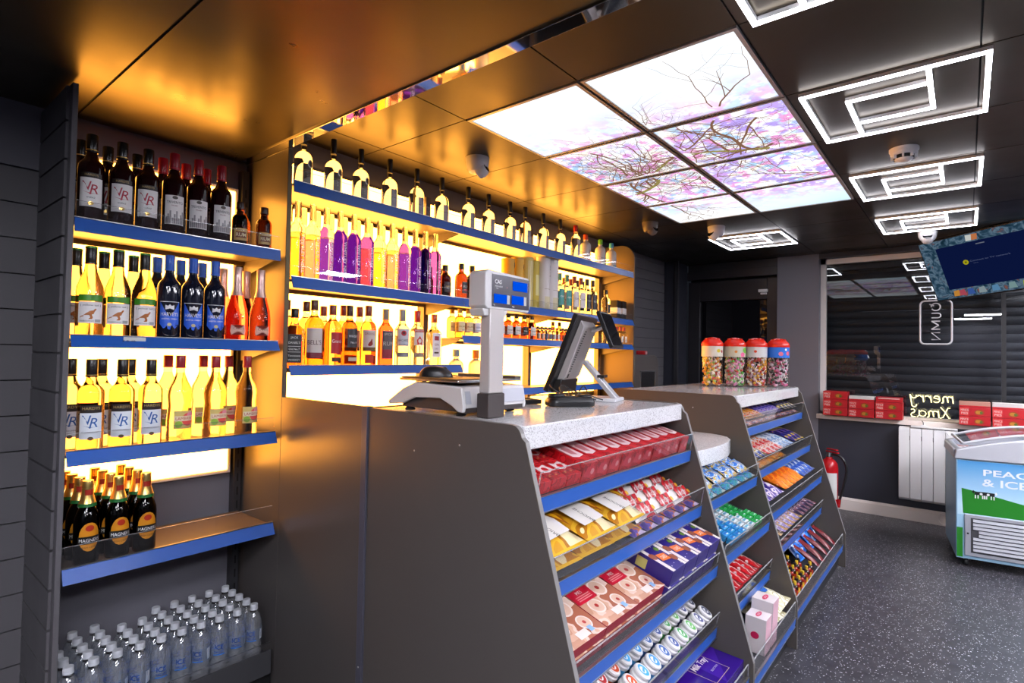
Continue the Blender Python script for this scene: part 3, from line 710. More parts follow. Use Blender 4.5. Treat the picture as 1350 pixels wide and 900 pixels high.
B['triv'] = bottle('wine_bottle', 'bordeaux', .0372, .31, G_WINE, .06, P_('#8f0f22', .3), d_triv, fill=.79, empty=G_WINE, ring=(P_('#c03040'), .98))
B['rumS'] = bottle('rum_bottle', 'round', .0305, .185, G_RUM, .026, P_('#2a100a'), d_rumS, empty=G_RUM)
B['yt'] = bottle('wine_bottle', 'burgundy', .0385, .305, G_PALE, .058, P_('#141210', .3), d_yt, fill=.8, ring=(P_('#2f8a20'), .12))
B['harv'] = bottle('sherry_bottle', 'bordeaux', .0372, .31, G_NAVY, .055, P_('#2a62c8', .35), d_harv, empty=G_NAVY)
B['canti'] = bottle('sparkling_rose_bottle', [(0, .004), (.03, 0), (.041, .004), (.041, .1), (.037, .135), (.027, .172), (.018, .21), (.0155, .25), (.0155, .29)], .041, .30, G_ROSE, .09, FOIL, d_canti, fill=.62, empty=FOIL, capr=.0165, lip=False)
B['vrw'] = bottle('wine_bottle', 'bordeaux', .0372, .30, G_PALE, .058, P_('#181413', .3), d_vr_w, fill=.8, ring=(GOLD, .98))
B['lam'] = bottle('perry_bottle', 'waist', .0415, .315, G_PALE, .045, P_('#9c2230', .35), d_lam, fill=.8)
B['mag'] = bottle('cider_bottle', 'burgundy', .0355, .268, G_BEER, .028, GOLD, d_mag, empty=G_BEER, capr=.0155, fill=.7)
for ch in list(B['mag'].children):
    if ch.name.startswith('cap'):
        b = MB(); b.lathe([(.0245, .192), (.021, .205), (.0165, .222), (.0162, .242)], GOLD, 20); b.lathe([(.0262, .185), (.0248, .195)], P_('#1e6a30'), 20); b.crect(.0172, -.012, .012, .222, .24, P_('#a82c1c'), 6); b.build('neck_foil', B['mag'])
B['water'] = bottle('water_bottle', [(0, .006), (.02, 0), (.029, .002), (.0305, .01), (.0295, .03), (.031, .04), (.0295, .05), (.031, .06), (.0305, .07), (.0305, .13), (.031, .138), (.029, .152), (.022, .172), (.0135, .186), (.0125, .192), (.0125, .205)], .0305, .214, G_WATER, .02, P_('#c9ccd2', .4), d_water, fill=.86, capr=.0145, n=20)
G_VBOT = glass('grey_vodka_glass', (.34, .35, .44))
B['vodka'] = bottle('vodka_bottle', [(0, .004), (.03, 0), (.04, .003), (.041, .01), (.0405, .135), (.037, .155), (.028, .17), (.017, .178), (.0125, .184), (.012, .215)], .0405, .278, G_VBOT, .07, P_('#131110', .5), d_vodka, fill=.66, empty=G_VBOT, capr=.0135, lip=False)
def d_vodka2(b, r, h):
    b.crect(r+.0006, -.02, .018, .03, .118, P_('#a9a2a8'), 6); q = r+.001; b.cdisc(q, .006, .108, .01, .014, P_('#8a8490')); b.crect(q, .004, .016, .035, .1, P_('#8f94a8'), 3)
B['vodkaB'] = bottle('vodka_bottle', [(0, .004), (.03, 0), (.04, .003), (.041, .01), (.0405, .135), (.037, .155), (.028, .17), (.017, .178), (.0125, .184), (.012, .215)], .0405, .278, G_VBOT, .07, P_('#131110', .5), d_vodka2, fill=.66, empty=G_VBOT, capr=.0135, lip=False)
for nm, g in (('purple', G_PURP), ('yellow', G_YEL), ('lilac', G_LILAC)):
    B['gin_'+nm] = bottle('gin_bottle', 'tall', .0335, .35, g, .075, glass('clear_stopper', (.5, .47, .46), .08, 1.4), d_whit, fill=.72 if nm == 'purple' else .6, capr=.0125, lip=False)
B['rum'] = bottle('rum_bottle', 'round', .036, .215, G_RUM, .03, P_('#1c120c'), lab('#1a1414', .2, .5, [('RUM', .38, .016, '#d8d0c8', None)], .06, [('#b02018', .26, .31, .04)]), empty=G_RUM)
B['rumB'] = bottle('rum_bottle', 'bordeaux', .034, .19, G_RUM, .03, P_('#3a1a10'), lab('#30100c', .2, .5, [('SPICED', .36, .009, '#d8b070', None)], .056), empty=G_RUM)
# whisky shelf, full-size bottles
B['jd'] = bottle('whiskey_bottle', 'round', .036, .255, G_WHISKYD, .04, P_('#15110f'), flat('#1a1817', .08, .56, [('JACK', .5, .012, '#d8d8d4', None), ("DANIEL'S", .42, .01, '#d8d8d4', .046), ('Old No.7', .31, .008, '#d8d8d4', None), ('Tennessee', .2, .008, '#d8d8d4', None), ('WHISKEY', .13, .008, '#d8d8d4', None)], .036, .036, .06, [('#e8e8e4', .355, .36, .05), ('#e8e8e4', .26, .265, .05)]), square=(.037, .036, .008))
B['bells'] = bottle('whisky_bottle', 'round', .042, .30, G_WHISKY, .045, P_('#5a3020', .3), lab('#c9c0b8', .2, .58, [("BELL'S", .37, .02, '#3a1a1a', .062)], .074, [('#7a2838', .14, .22, .074)]), fill=.72)
B['grants'] = bottle('whisky_bottle', 'round', .0415, .285, G_WHISKY, .045, P_('#8c3a2c', .3), lab('#b01c22', .22, .56, [("Grant's", .42, .016, '#f0e8e0', .05)], .06, [('#4a2418', .09, .16, .05)]), fill=.72)
B['dark'] = bottle('whisky_bottle', 'round', .038, .29, G_WHISKY, .05, P_('#40221a', .3), lab('#2c2c30', .32, .62, [('WHISKY', .5, .012, '#d8d8d8', .05), ('No. 8', .4, .01, '#d8d8d8', None)], .06, [('#c8b8a0', .1, .16, .05)]), fill=.74)
B['grouse'] = bottle('whisky_bottle', 'round', .039, .298, G_WHISKYD, .05, P_('#7c2418', .3), lab('#d2c4bc', .26, .6, [('GROUSE', .54, .012, '#8a2020', .05)], .07, [('#6a4a20', .26, .32, .07)]), fill=.74)
b = MB(); b.cpoly(.0405, [(-.01, .105), (-.004, .118), (.004, .126), (.008, .136), (.013, .134), (.012, .126), (.016, .112), (.01, .104), (.0, .1)], P_('#8a1a14')); b.crect(.0398, -.022, .022, .02, .06, P_('#c03018')); b.build('bird_label', B['grouse'])
B['redrum'] = bottle('rum_bottle', 'bordeaux', .0385, .29, G_REDR, .055, P_('#8f8578', .3), lab('#5c5254', .14, .62, [('SPICED', .56, .011, '#c8c0b8', .05), ('RUM', .4, .02, '#c8c0b8', None)], .068, [('#98283a', .14, .3, .068)]), fill=.74, empty=G_REDR)
B['bacardi'] = bottle('rum_bottle', 'bordeaux', .0385, .295, G_VODKA, .06, P_('#8a8a90', .3), lab('#c8cad4', .36, .66, [('BACARDI', .46, .012, '#202024', .056), ('Carta Blanca', .385, .007, '#202024', .05)], .066, [('#8a8a92', .17, .25, .066)]), fill=.74)
b = MB(); b.cdisc(.0402, 0, .172, .014, .014, P_('#b82030')); b.cpoly(.0406, [(-.01, .172), (-.004, .176), (0, .18), (.004, .176), (.01, .172), (.003, .17), (0, .165), (-.003, .17)], K and P_('#16100e')); b.build('round_emblem', B['bacardi'])
B['smir'] = bottle('vodka_bottle', 'bordeaux', .037, .295, G_VODKA, .06, P_('#b8282a', .3), lab('#dfd8d4', .38, .62, [('SMIRNOFF', .645, .01, '#f4f0ec', .056)], .062, [('#c03028', .615, .675, .064), ('#a08878', .17, .25, .06)]), fill=.74)
b = MB(); b.cpoly(.0384, [(-.012, .115), (.012, .115), (.016, .14), (.008, .15), (0, .162), (-.008, .15), (-.016, .14)], P_('#d03a30')); b.cdisc(.0388, 0, .135, .009, .011, P_('#e8e0d8')); b.crect(.0384, -.003, .003, .05, .11, P_('#908078'), 1); b.build('crest_label', B['smir'])
B['gord'] = bottle('gin_bottle', 'bordeaux', .037, .285, glass('pale_green_spirit', (.95, .95, .7)), .045, P_('#b0502a', .3), flat('#e2d8d8', .18, .64, [('GIN', .42, .012, '#702028', None), ('DRY', .34, .008, '#702028', None)], .037, .026, .056, [('#a02030', .5, .58, .03), ('#4a3828', .25, .28, .03)]), square=(.037, .026, .009))
# half bottles and miniatures (1.502 m shelf)
hb = lambda liq, cap, bg, tx, tc: bottle('half_bottle', 'round', .03, .165, liq, .024, P_(cap), lab(bg, .22, .55, [(tx, .38, .009, tc, .036)], .046), fill=.74, n=18)
B['h_yel'] = hb(G_YEL, '#b8862a', '#e0d0a0', 'RUM', '#604010'); B['h_blue'] = hb(G_VODKA, '#a83030', '#dde0ea', 'VODKA', '#2a4a90'); B['h_brown'] = hb(G_WHISKYD, '#3a2018', '#e4e0d8', 'WHISKY', '#3a1810'); B['h_dark'] = hb(G_WHISKYD, '#201612', '#1c1816', 'No.7', '#e0dcd4')
mini = lambda liq, cap, bg: bottle('miniature_bottle', 'round', .0185, .102, liq, .018, P_(cap), lab(bg, .2, .55, (), .03), fill=.74, n=12, lip=False)
B['m_amb'] = mini(G_WHISKY, '#3a2418', '#d8c8b0'); B['m_blue'] = mini(G_VODKA, '#303848', '#5a6a90'); B['m_white'] = mini(G_VODKA, '#a04030', '#e4e0dc'); B['m_red'] = mini(G_WHISKYD, '#2a1a14', '#a02820')
B['t_amb'] = bottle('whisky_bottle', 'bordeaux', .026, .155, G_WHISKY, .03, P_('#4a2016'), lab('#b83020', .18, .45, (), .04), n=16)
B['t_white'] = bottle('vodka_bottle', 'bordeaux', .026, .155, G_VODKA, .03, P_('#b03428'), lab('#e8e4e0', .18, .5, [('GIN', .34, .01, '#404048', None)], .042), n=16)
# tall gins on the 1.712 shelf and others
def gin2(bg, cap, tx, tc, liq=G_VODKA): return bottle('gin_bottle', 'bordeaux', .036, .29, liq, .05, P_(cap), lab(bg, .2, .6, [(tx, .42, .012, tc, .04)], .06), fill=.75)
B['g_teal'] = gin2('#3f9a94', '#3a7a78', 'GIN', '#e8f0f0'); B['g_white'] = gin2('#e6e4e6', '#7a2a20', 'GIN', '#444450'); B['g_dark'] = gin2('#2e2c30', '#3c302c', 'GIN', '#c8c4c0'); B['g_black'] = bottle('gin_bottle', 'round', .036, .235, G_VODKA, .035, P_('#121012'), lab('#262424', .2, .5, [('GIN', .36, .012, '#d0c8c0', None)], .056), fill=.75)
def flatb(cap, col, tx): return bottle('flavoured_spirit_bottle', 'round', .042, .235, mat('frosted_white_'+tx, '#d4d0cc', .35), .04, P_(cap), lab(None, 0, 0, [(tx, .42, .028, col, None)], .06, [(col, .06, .2, .074)]), fill=.74, empty=mat('frosted_white_'+tx, '#d4d0cc', .35), capr=.018)
B['f_or'] = flatb('#d8542a', '#d8542a', 'LL'); B['f_gr'] = flatb('#6ab82a', '#6ab82a', 'LI'); B['f_bl'] = flatb('#4aa8d8', '#3a98c8', 'L')
B['redcap'] = bottle('spirit_bottle', 'bordeaux', .036, .275, G_VODKA, .05, P_('#b02828'), lab('#d8d0c8', .15, .6, [('BIANCO', .45, .008, '#803030', .04)], .056), fill=.75)
B['s4_blue'] = bottle('gin_bottle', 'round', .043, .245, mat('frosted_gin_glass', (.62, .6, .56), .3, trans=.6), .04, P_('#7a8a96'), None, fill=.74, empty=mat('frosted_gin_glass', (.62, .6, .56), .3), capr=.02)
B['s4_or'] = bottle('gin_bottle', 'round', .043, .245, mat('frosted_gin_glass', (.62, .6, .56), .3), .05, P_('#d8761e'), lab(None, 0, 0, [('LLLI', .3, .03, '#c8401e', .06)], .07), fill=.74, empty=mat('frosted_gin_glass', (.62, .6, .56), .3), capr=.02)
for q in B.values(): reg(q)
USED = set()
def place(key, loc, label, group, rz=0.0, rot=None):
    o = B[key]; lab_ = label.strip()
    rr = rot if rot is not None else (0, 0, rz)
    if key not in USED:
        USED.add(key); o.location = loc; o.rotation_euler = rr; o['label'] = lab_; o['group'] = group; return o
    return dup(o, loc, rr, lab_, group)
rj = random.Random(3)
def row(key, xs, y, z, text, group, start=1, turn=-.2, names=None):
    """text has {} for the ordinal"""
    for i, x in enumerate(xs):
        place(key, (x, y+rj.uniform(-.002, .002), z), text.format(names[i] if names else ORD[i+start-1]), group, turn+rj.uniform(-.06, .06))
G1 = 'wine bay bottles'
SP = 'from the slatted end panel'
z = 1.802
row('vr', [.532, .618, .697], 2.245, z, 'red wine, black cap, red monogram label, front row, {} '+SP, 'red wine bottles with red monogram labels')
row('vr', [.522, .600, .690], 2.335, z, 'black-capped red wine standing in the second row, {} '+SP, 'red wine bottles with red monogram labels')
row('triv', [.781, .8635, .947], 2.245, z, 'red-capped red wine with skyline label, front row, {} '+SP, 'red wine bottles with red caps')
row('triv', [.773, .853, .928], 2.335, z, 'red-capped red wine standing in the second row, {} '+SP, 'red wine bottles with red caps')
row('rumS', [1.022, 1.12], 2.245, z, 'small dark rum bottle with gold label, front row, {} beside the red wine', 'small rum bottles', names=['first', 'second'])
row('rumS', [1.062], 2.31, z, 'small dark rum bottle behind the two front small rum bottles', 'small rum bottles')
z = 1.428
row('yt', [.541, .618, .697], 2.245, z, 'white wine with green band and kangaroo label, front row, {} '+SP, 'white wine bottles with green bands')
row('yt', [.522, .6, .689], 2.335, z, 'green-banded white wine standing in the second row, {} '+SP, 'white wine bottles with green bands')
row('harv', [.776, .855, .934], 2.245, z, 'dark sherry bottle with bright blue label, front row, {} from the white wine', 'blue-labelled sherry bottles')
row('harv', [.765, .845, .923], 2.335, z, 'blue-capped sherry bottle standing in the second row, {} from the white wine', 'blue-labelled sherry bottles')
row('canti', [1.02, 1.114], 2.245, z, 'orange-pink sparkling rose bottle with foil neck, front row, {} from the sherry', 'sparkling rose bottles')
row('canti', [1.004, 1.098], 2.338, z, 'foil-necked sparkling rose bottle standing in the second row, {} from the sherry', 'sparkling rose bottles')
z = 1.06
row('vrw', [.554, .641, .728], 2.245, z, 'pale wine with blue monogram label, front row, {} '+SP, 'pale wine bottles with blue monograms')
row('vrw', [.5175, .604, .69], 2.335, z, 'black-capped pale wine standing in the second row, {} '+SP, 'pale wine bottles with blue monograms')
row('lam', [.823, .947, 1.068], 2.245, z, 'red-capped perry bottle with fruit label, front row, {} from the pale wine', 'perry bottles with fruit labels', turn=.15)
row('lam', [.816, .941, 1.04], 2.345, z, 'red-capped perry bottle standing in the second row, {} from the pale wine', 'perry bottles with fruit labels')
z = .693
for c, x in enumerate([.554, .641, .722]):
    for k in range(4):
        place('mag', (x-.0045*k, 2.245+.073*k, z), 'dark cider bottle, gold foil neck, %s column from slatted panel, %s from shelf edge' % (ORD[c], ORD[k]), 'dark cider bottles', rj.uniform(-.1, .1))
for c in range(10):
    for k in range(5):
        if k == 4 and c in (3, 4): continue
        place('water', (.512+.0662*c, 2.2125+.0636*k, .171), 'clear water bottle with white cap, %s column from slatted end panel, %s row' % (ORD[c], ORD[k]), 'bottled water on the base shelf', -.35+rj.uniform(-.4, .4))
# --- spirits
DV = 'from the tall divider'
z = 2.107
row('vodka', [1.308, 1.457, 1.61], 2.28, z, 'clear vodka bottle with dark panel on top shelf, {} '+DV, 'vodka bottles on the top shelf', turn=.05)
row('vodkaB', [1.784, 1.966, 2.15, 2.362, 2.544, 2.75, 2.91, 3.118, 3.322], 2.28, z, 'clear vodka bottle with pale panel on top shelf, {} '+DV, 'vodka bottles on the top shelf', start=4, turn=.05)
place('redcap', (3.53, 2.28, z), 'slim clear bottle with red cap next to the last vodka bottle', 'spirits', .2)
place('f_or', (3.69, 2.29, z), 'frosted white bottle with orange cap on the top shelf', 'frosted flavoured spirits', .2)
place('f_gr', (3.915, 2.29, z), 'frosted white bottle with green cap on the top shelf', 'frosted flavoured spirits', .2)
place('f_bl', (4.095, 2.29, z), 'frosted white bottle with blue cap on the top shelf', 'frosted flavoured spirits', .2)
z = 1.702
xs = [1.272, 1.343, 1.412, 1.484, 1.559, 1.634, 1.708, 1.786, 1.867, 1.937, 2.008, 2.08]
ks = ['yellow', 'yellow', 'lilac', 'purple', 'purple', 'purple', 'yellow', 'yellow', 'lilac', 'purple', 'purple', 'purple']
for i, (x, k) in enumerate(zip(xs, ks)):
    place('gin_'+k, (x, 2.25, z), 'tall %s gin bottle with clear stopper, front row, %s %s' % (k, ORD[i], DV), 'tall gin bottles with vertical lettering', -.12+rj.uniform(-.05, .05))
for i, (x, k) in enumerate(zip(xs, ks)):
    place('gin_'+k, (x+.012, 2.345, z), 'tall %s gin bottle in the second row, %s %s' % (k, ORD[i], DV), 'tall gin bottles with vertical lettering', -.12+rj.uniform(-.05, .05))
place('rumB', (2.158, 2.25, z), 'short brown rum bottle beside the last purple gin bottle', 'dark rum bottles')
place('rum', (2.286, 2.25, z), 'dark rum bottle with black and red label left of the scale head', 'dark rum bottles', .2)
place('rumB', (2.245, 2.36, z), 'brown rum bottle half hidden behind the black-labelled rum', 'dark rum bottles')
place('rum', (2.376, 2.25, z), 'dark rum bottle just behind the edge of the scale head', 'dark rum bottles', .3)
place('rumB', (2.46, 2.3, z), 'brown rum bottle hidden behind the scale head, nearest its edge', 'dark rum bottles')
# gift tubes
def tube(col, h, r, label, x, y, deco=None, lid=None, clearm=None):
    t = thing('gift_tube', label, 'gift tube', (x, y, z), (0, 0, .25), group='tall gift tubes on the middle spirits shelf')
    b = MB(); b.lathe([(r, 0), (r, h-.012)], clearm or P_(col, .4), 24); b.build('tube', t)
    b = MB(); b.lathe([(r*1.02, h-.014), (r*1.02, h-.002), (r*.98, h), (0, h)], P_(lid or col, .3), 24); b.build('lid', t)
    b = MB()
    if deco: deco(b, r)
    if b.v: b.build('label', t)
    return t
ytub = lambda b, r: (b.cdisc(r+.0008, .01, .27, .012, .018, P_('#3a2a08')), b.crect(r+.0008, -.02, .02, .05, .2, P_('#e8c860'), 6))
wtub = lambda b, r: (b.ctext(r+.0008, '5', .01, .3, .03, M_INK), b.ctext(r+.0008, '2', .012, .255, .03, M_INK, shear=.3), b.ctext(r+.0008, '(', .01, .215, .024, M_INK), b.crect(r+.0006, -.045, .045, .0, .1, P_('#d8cfa8'), 8), b.crect(r+.0006, -.045, .045, .15, .153, P_('#a89888'), 8))
tube('#d8a018', .31, .043, 'deep yellow gift tube nearest the scale head', 2.73, 2.27, ytub)
tube('#e0a81c', .33, .043, 'deep yellow gift tube with dark oval, beside the first yellow tube', 2.826, 2.27, ytub, '#c89818')
tube('#d8c060', .345, .045, 'pale gold striped gift tube between yellow and white tubes', 2.922, 2.27, lambda b, r: [b.crect(r+.0008, -.04+k*.016, -.034+k*.016, .02, .32, P_('#efe4b8'), 1) for k in range(6)])
tube('#c8b030', .335, .042, 'olive-gold gift tube next to the white tubes', 3.0105, 2.28, lambda b, r: b.crect(r+.0008, -.03, .03, .1, .24, P_('#e0d890'), 6))
tube('#dedad8', .375, .0485, 'white gift tube with black script, nearer the scale', 3.1, 2.262, wtub)
tube('#e2dedc', .375, .0485, 'white gift tube with black script, beside the teal gin bottles', 3.2, 2.262, wtub)
zz = [('g_teal', 3.306, 'nearest the white tubes'), ('g_teal', 3.4, 'second from the white tubes'), ('g_white', 3.5, 'first beside the teal pair'), ('g_white', 3.592, 'second beside the teal pair'), ('g_dark', 3.68, 'first beside the white-labelled pair'), ('g_dark', 3.765, 'second beside the white-labelled pair')]
for k, x, s_ in zz: place(k, (x, 2.265, z), 'clear gin bottle with %s label, %s' % ({'g_teal': 'teal', 'g_white': 'white', 'g_dark': 'charcoal'}[k], s_), 'gin bottles on the far shelf', -.2)
for k, x, s_ in zz: place(k, (x+.02, 2.37, z), 'gin bottle with %s label in the back row, %s' % ({'g_teal': 'teal', 'g_white': 'white', 'g_dark': 'charcoal'}[k], s_), 'gin bottles on the far shelf', -.2)
place('g_black', (3.85, 2.31, z), 'short black-capped gin bottle behind its twin by the black boxes', 'black-capped gin bottles', .2)
place('g_black', (3.97, 2.265, z), 'short black-capped gin bottle beside the black and white boxes', 'black-capped gin bottles', .2)
for i, x in enumerate((4.135, 4.235)):
    t = thing('gift_box', 'black box with white middle band, %s' % ('touching the black-capped gin', 'nearest the rounded end panel')[i], 'box', (x, 2.275, z), (0, 0, .12), group='black and white gift boxes')
    MB().box(-.04, .04, -.04, .04, 0, .165, P_('#181618')).build('carton', t, bevel=.002)
    MB().box(-.0406, .0406, -.0406, .0406, .055, .105, P_('#d4d2d2')).build('band', t)
# whisky shelf
z = 1.328
seq = [('jd', 1.276, 'square whiskey bottle with black label against the tall divider'), ('bells', 1.369, 'pale whisky bottle with cream and maroon label, second on lowest shelf'), ('grants', 1.463, 'amber whisky bottle with red shield label, third on lowest shelf'),
       ('dark', 1.553, 'amber whisky bottle with dark grey label, fourth on lowest shelf'), ('grouse', 1.66, 'whisky bottle with pale bird label, fifth on lowest shelf'), ('redrum', 1.765, 'red spiced rum bottle with grey label on the whisky shelf'),
       ('bacardi', 1.871, 'clear rum bottle with round red bat emblem'), ('smir', 1.972, 'clear vodka bottle with red crest label on the whisky shelf'), ('gord', 2.093, 'pale square gin bottle at the end of the whisky shelf')]
TURN = {'bells': -.45, 'jd': -.5, 'grouse': -.4, 'bacardi': -.45, 'smir': -.3, 'redrum': -.2, 'gord': -.1}
for k, x, s_ in seq: place(k, (x, 2.26, z), s_, 'full-size bottles on the whisky shelf', TURN.get(k, 0))
place('bells', (1.295, 2.365, z), 'pale whisky bottle behind the black-labelled square bottle', 'full-size bottles on the whisky shelf'); place('bells', (1.392, 2.365, z), 'pale whisky bottle hidden behind the cream-labelled whisky', 'full-size bottles on the whisky shelf')
place('grouse', (1.59, 2.365, z), 'red-capped whisky bottle behind the dark-labelled whisky', 'full-size bottles on the whisky shelf'); place('grants', (1.48, 2.365, z), 'amber whisky bottle hidden behind the red-shield whisky', 'full-size bottles on the whisky shelf')
place('grouse', (1.683, 2.365, z), 'red-capped whisky bottle directly behind the bird-label whisky', 'full-size bottles on the whisky shelf')
# half bottles and miniatures
z = 1.492
seq = [('h_yel', 2.268), ('h_yel', 2.335), ('h_blue', 2.405), ('h_blue', 2.475), ('h_brown', 2.62), ('h_brown', 2.70), ('h_brown', 2.782), ('h_dark', 2.862), ('h_brown', 2.943)]
for i, (k, x) in enumerate(seq):
    for j in range(2):
        place(k, (x+.01*j, 2.235+.075*j, z), '%s half bottle, %s row, %s from the near end of its shelf' % ({'h_yel': 'yellow rum', 'h_blue': 'clear vodka', 'h_brown': 'brown whisky', 'h_dark': 'black-labelled whiskey'}[k], ('front', 'back')[j], ORD[i]), 'half bottles behind the scale', -.3)
mk = ['m_amb', 'm_amb', 'm_blue', 'm_blue', 'm_white', 'm_white', 'm_red', 'm_amb', 'm_red', 'm_red', 'm_amb', 'm_white']
for i, k in enumerate(mk):
    for j in range(2):
        x = 3.0+.0455*i
        x += .022 if x > 3.25 else 0
        place(k, (x, 2.225+.05*j, z), 'tiny %s miniature, %s row, %s along from the half bottles' % ({'m_amb': 'amber', 'm_blue': 'blue-labelled', 'm_white': 'white-labelled', 'm_red': 'red-labelled'}[k], ('front', 'back')[j], ORD[i]), 'spirit miniatures', .15)
for i, x in enumerate((3.08, 3.345, 3.43)): place('t_amb', (x, 2.345, z), 'slim amber bottle standing behind the miniatures, %s from the half bottles' % ORD[i], 'slim bottles behind the miniatures', .1)
for i in range(6): place('t_white', (3.92+.062*i, 2.235, z), 'slim white-labelled bottle right of the till display, %s along' % ORD[i], 'slim white-labelled bottles', .15)
place('s4_blue', (2.308, 2.3, 1.18), 'frosted gin bottle with grey-blue cap behind the scale', 'capped gin bottles on the bottom shelf'); place('s4_or', (2.475, 2.3, 1.18), 'frosted gin bottle with orange cap behind the scale', 'capped gin bottles on the bottom shelf')
for k, q in B.items():
    if k not in USED: raise Exception('unused '+k)
# ---------------------------------------------------------------- counter with sloping sweet displays
def prof_panel(yb):
    """side outline (y, z): upright back, rounded top front corner, sloping front, short toe"""
    p = [(yb, 0), (.636, 0), (.636, .225), (.915, 1.165)]
    p += [(.915+.012+.035*(1-math.cos(a)), 1.165+.043*math.sin(a)) for a in [PI/2*i/6 for i in range(1, 7)]]
    return p+[(yb, 1.208)]
def slope_y(z): return .636+(z-.225)*(.915-.636)/(1.165-.225)
M_EDGE = mat('laminate_edge_grey', (.2, .19, .185), .35)
def side_panel(t, x0, x1, yb, name='side_panel'):
    b = MB(); p = prof_panel(yb); O = t.location
    b.prism([(y-O.y, z-O.z) for y, z in p], x0-O.x, x1-O.x, 'x', M_LAM)
    for sx, zz, yy in ((x0-.0003, 1.09, 1.36), (x0-.0003, 1.13, 1.16)):
        b.lathe([(.0035, 0), (.003, .001), (0, .0015)], M_STEEL, 10, frame((x0-O.x, yy-O.y, zz-O.z), (0, -1, 0), (0, 0, 1)))
    o = b.build(name, t, bevel=.0018)
    b = MB(); e = p[2:10]
    for (ya, za), (yc, zc) in zip(e, e[1:]):
        b.add([(x0-O.x+.001, ya-O.y-.0006, za-O.z), (x1-O.x-.001, ya-O.y-.0006, za-O.z), (x1-O.x-.001, yc-O.y-.0006, zc-O.z), (x0-O.x+.001, yc-O.y-.0006, zc-O.z)], [(0, 1, 2, 3)], M_EDGE)
    b.build('edge_band', o); return o
TILT = {}
def disp_shelf(t, x0, x1, yf, zt, tilt=17, depth=.30, guard=.075, lean=.03, gaps=()):
    """sloping display shelf: deck, blue rail below the front edge, clear guard leaning outwards"""
    O = t.location; a = R(tilt); X = Matrix.Translation((-O.x, yf-O.y, zt-.004-O.z)) @ Matrix.Rotation(a, 4, 'X')
    b = MB(); b.box(x0, x1, .006, depth, -.014, 0, M_LAMD, X); o = b.build('shelf', t, bevel=.001)
    b = MB(); Z = Matrix.Translation((-O.x, yf-O.y, zt-O.z))
    b.prism([(.005, 0), (-.002, 0), (-.001+.004, -.044), (.009, -.044)], x0+.003, x1-.003, 'x', M_RAIL, Z)
    b.prism([(-.003, 0), (.006, 0), (.006, .003), (-.003, .003)], x0+.003, x1-.003, 'x', M_STEEL, Z); b.prism([(0, -.046), (.01, -.046), (.01, -.043), (0, -.043)], x0+.003, x1-.003, 'x', M_STEEL, Z)
    b.build('price_rail', o)
    if guard:
        b = MB(); b.prism([(.0, .004), (.003, .004), (.003-lean, guard), (-lean, guard)], x0+.004, x1-.004, 'x', M_ACR, Z)
        b.prism([(-lean-.0008, guard), (.0038-lean, guard), (.0038-lean, guard+.0018), (-lean-.0008, guard+.0018)], x0+.004, x1-.004, 'x', clear('acrylic_edge', (1, 1, 1), .3), Z)
        for xx in (x0+.004, x1-.006): b.prism([(.0, .004), (.003, .004), (.003-lean, guard), (-lean, guard)], xx, xx+.002, 'x', clear('acrylic_edge', (1, 1, 1), .3), Z)
        b.build('guard', o)
    return Matrix.Translation((0, yf, zt-.004)) @ Matrix.Rotation(a, 4, 'X')
YBK = 1.598
# near counter
C1 = t = thing('shop_counter', 'near sales counter with white quartz top and four sloping sweet shelves', 'counter', (1.745, 1.25, 0), group='sweet counters')
side_panel(t, XS, XS+.018, YBK); side_panel(t, 2.288, 2.306, YBK)
def worktop(t, x0, x1, yf, yb, z0=1.138, z1=1.2055):
    O = t.location
    b = MB(); b.box(x0-O.x, x1-O.x, yf-O.y, yb-O.y, z0-O.z, z1-O.z, M_STONE); return b.build('worktop', t, bevel=.004)
worktop(t, XS+.0185, 2.2875, .932, 1.5985)
b = MB(); b.box(XS+.02-1.745, 2.286-1.745, -.03, -.012, .12, 1.13, M_LAMD); b.build('back_panel', t); b = MB(); b.box(XS+.02-1.745, 2.286-1.745, .68-1.25, .7-1.25, 0, .11, M_BLACK); b.build('kick_plate', t)
SH1 = [disp_shelf(t, XS+.02, 2.286, .89, 1.016, 15, .27, .07, .012), disp_shelf(t, XS+.02, 2.286, .842, .797, 17, .31, .075, .012), disp_shelf(t, XS+.02, 2.286, .775, .57, 17, .36, .052, .01), disp_shelf(t, XS+.02, 2.286, .775, .327, 12, .36, .06, .012), disp_shelf(t, XS+.02, 2.286, .652, .17, 3, .46, .05, .0)]
# narrow unit between the two counters
C0 = t = thing('narrow_display', 'narrow sweet display between the two counters with rounded low top', 'counter', (2.66, 1.1, 0), group='sweet counters')
O = t.location; b = MB()
pts = [(2.308, .905), (2.45, .885), (2.6, .877), (2.74, .885), (2.85, .91), (2.92, .945), (2.965, .995), (2.99, 1.05), (2.997, 1.12), (2.997, 1.5), (2.308, 1.5)]
b.prism([(x-O.x, y-O.y) for x, y in pts], .93, 1.0, 'z', M_STONE); b.build('worktop', t, bevel=.003)
b = MB(); b.box(2.308-O.x, 2.997-O.x, .03, .045, .1, .92, M_LAMD); b.build('back_panel', t); b = MB(); b.box(2.308-O.x, 2.997-O.x, .68-O.y, .7-O.y, 0, .1, M_BLACK); b.build('kick_plate', t)
SH0 = [disp_shelf(t, 2.309, 2.997, .822, .806, 17, .28, .07, .012), disp_shelf(t, 2.309, 2.997, .762, .592, 17, .31, .052, .012), disp_shelf(t, 2.309, 2.997, .757, .352, 14, .33, .06, .014), disp_shelf(t, 2.309, 2.997, .64, .155, 3, .44, .075, .0)]
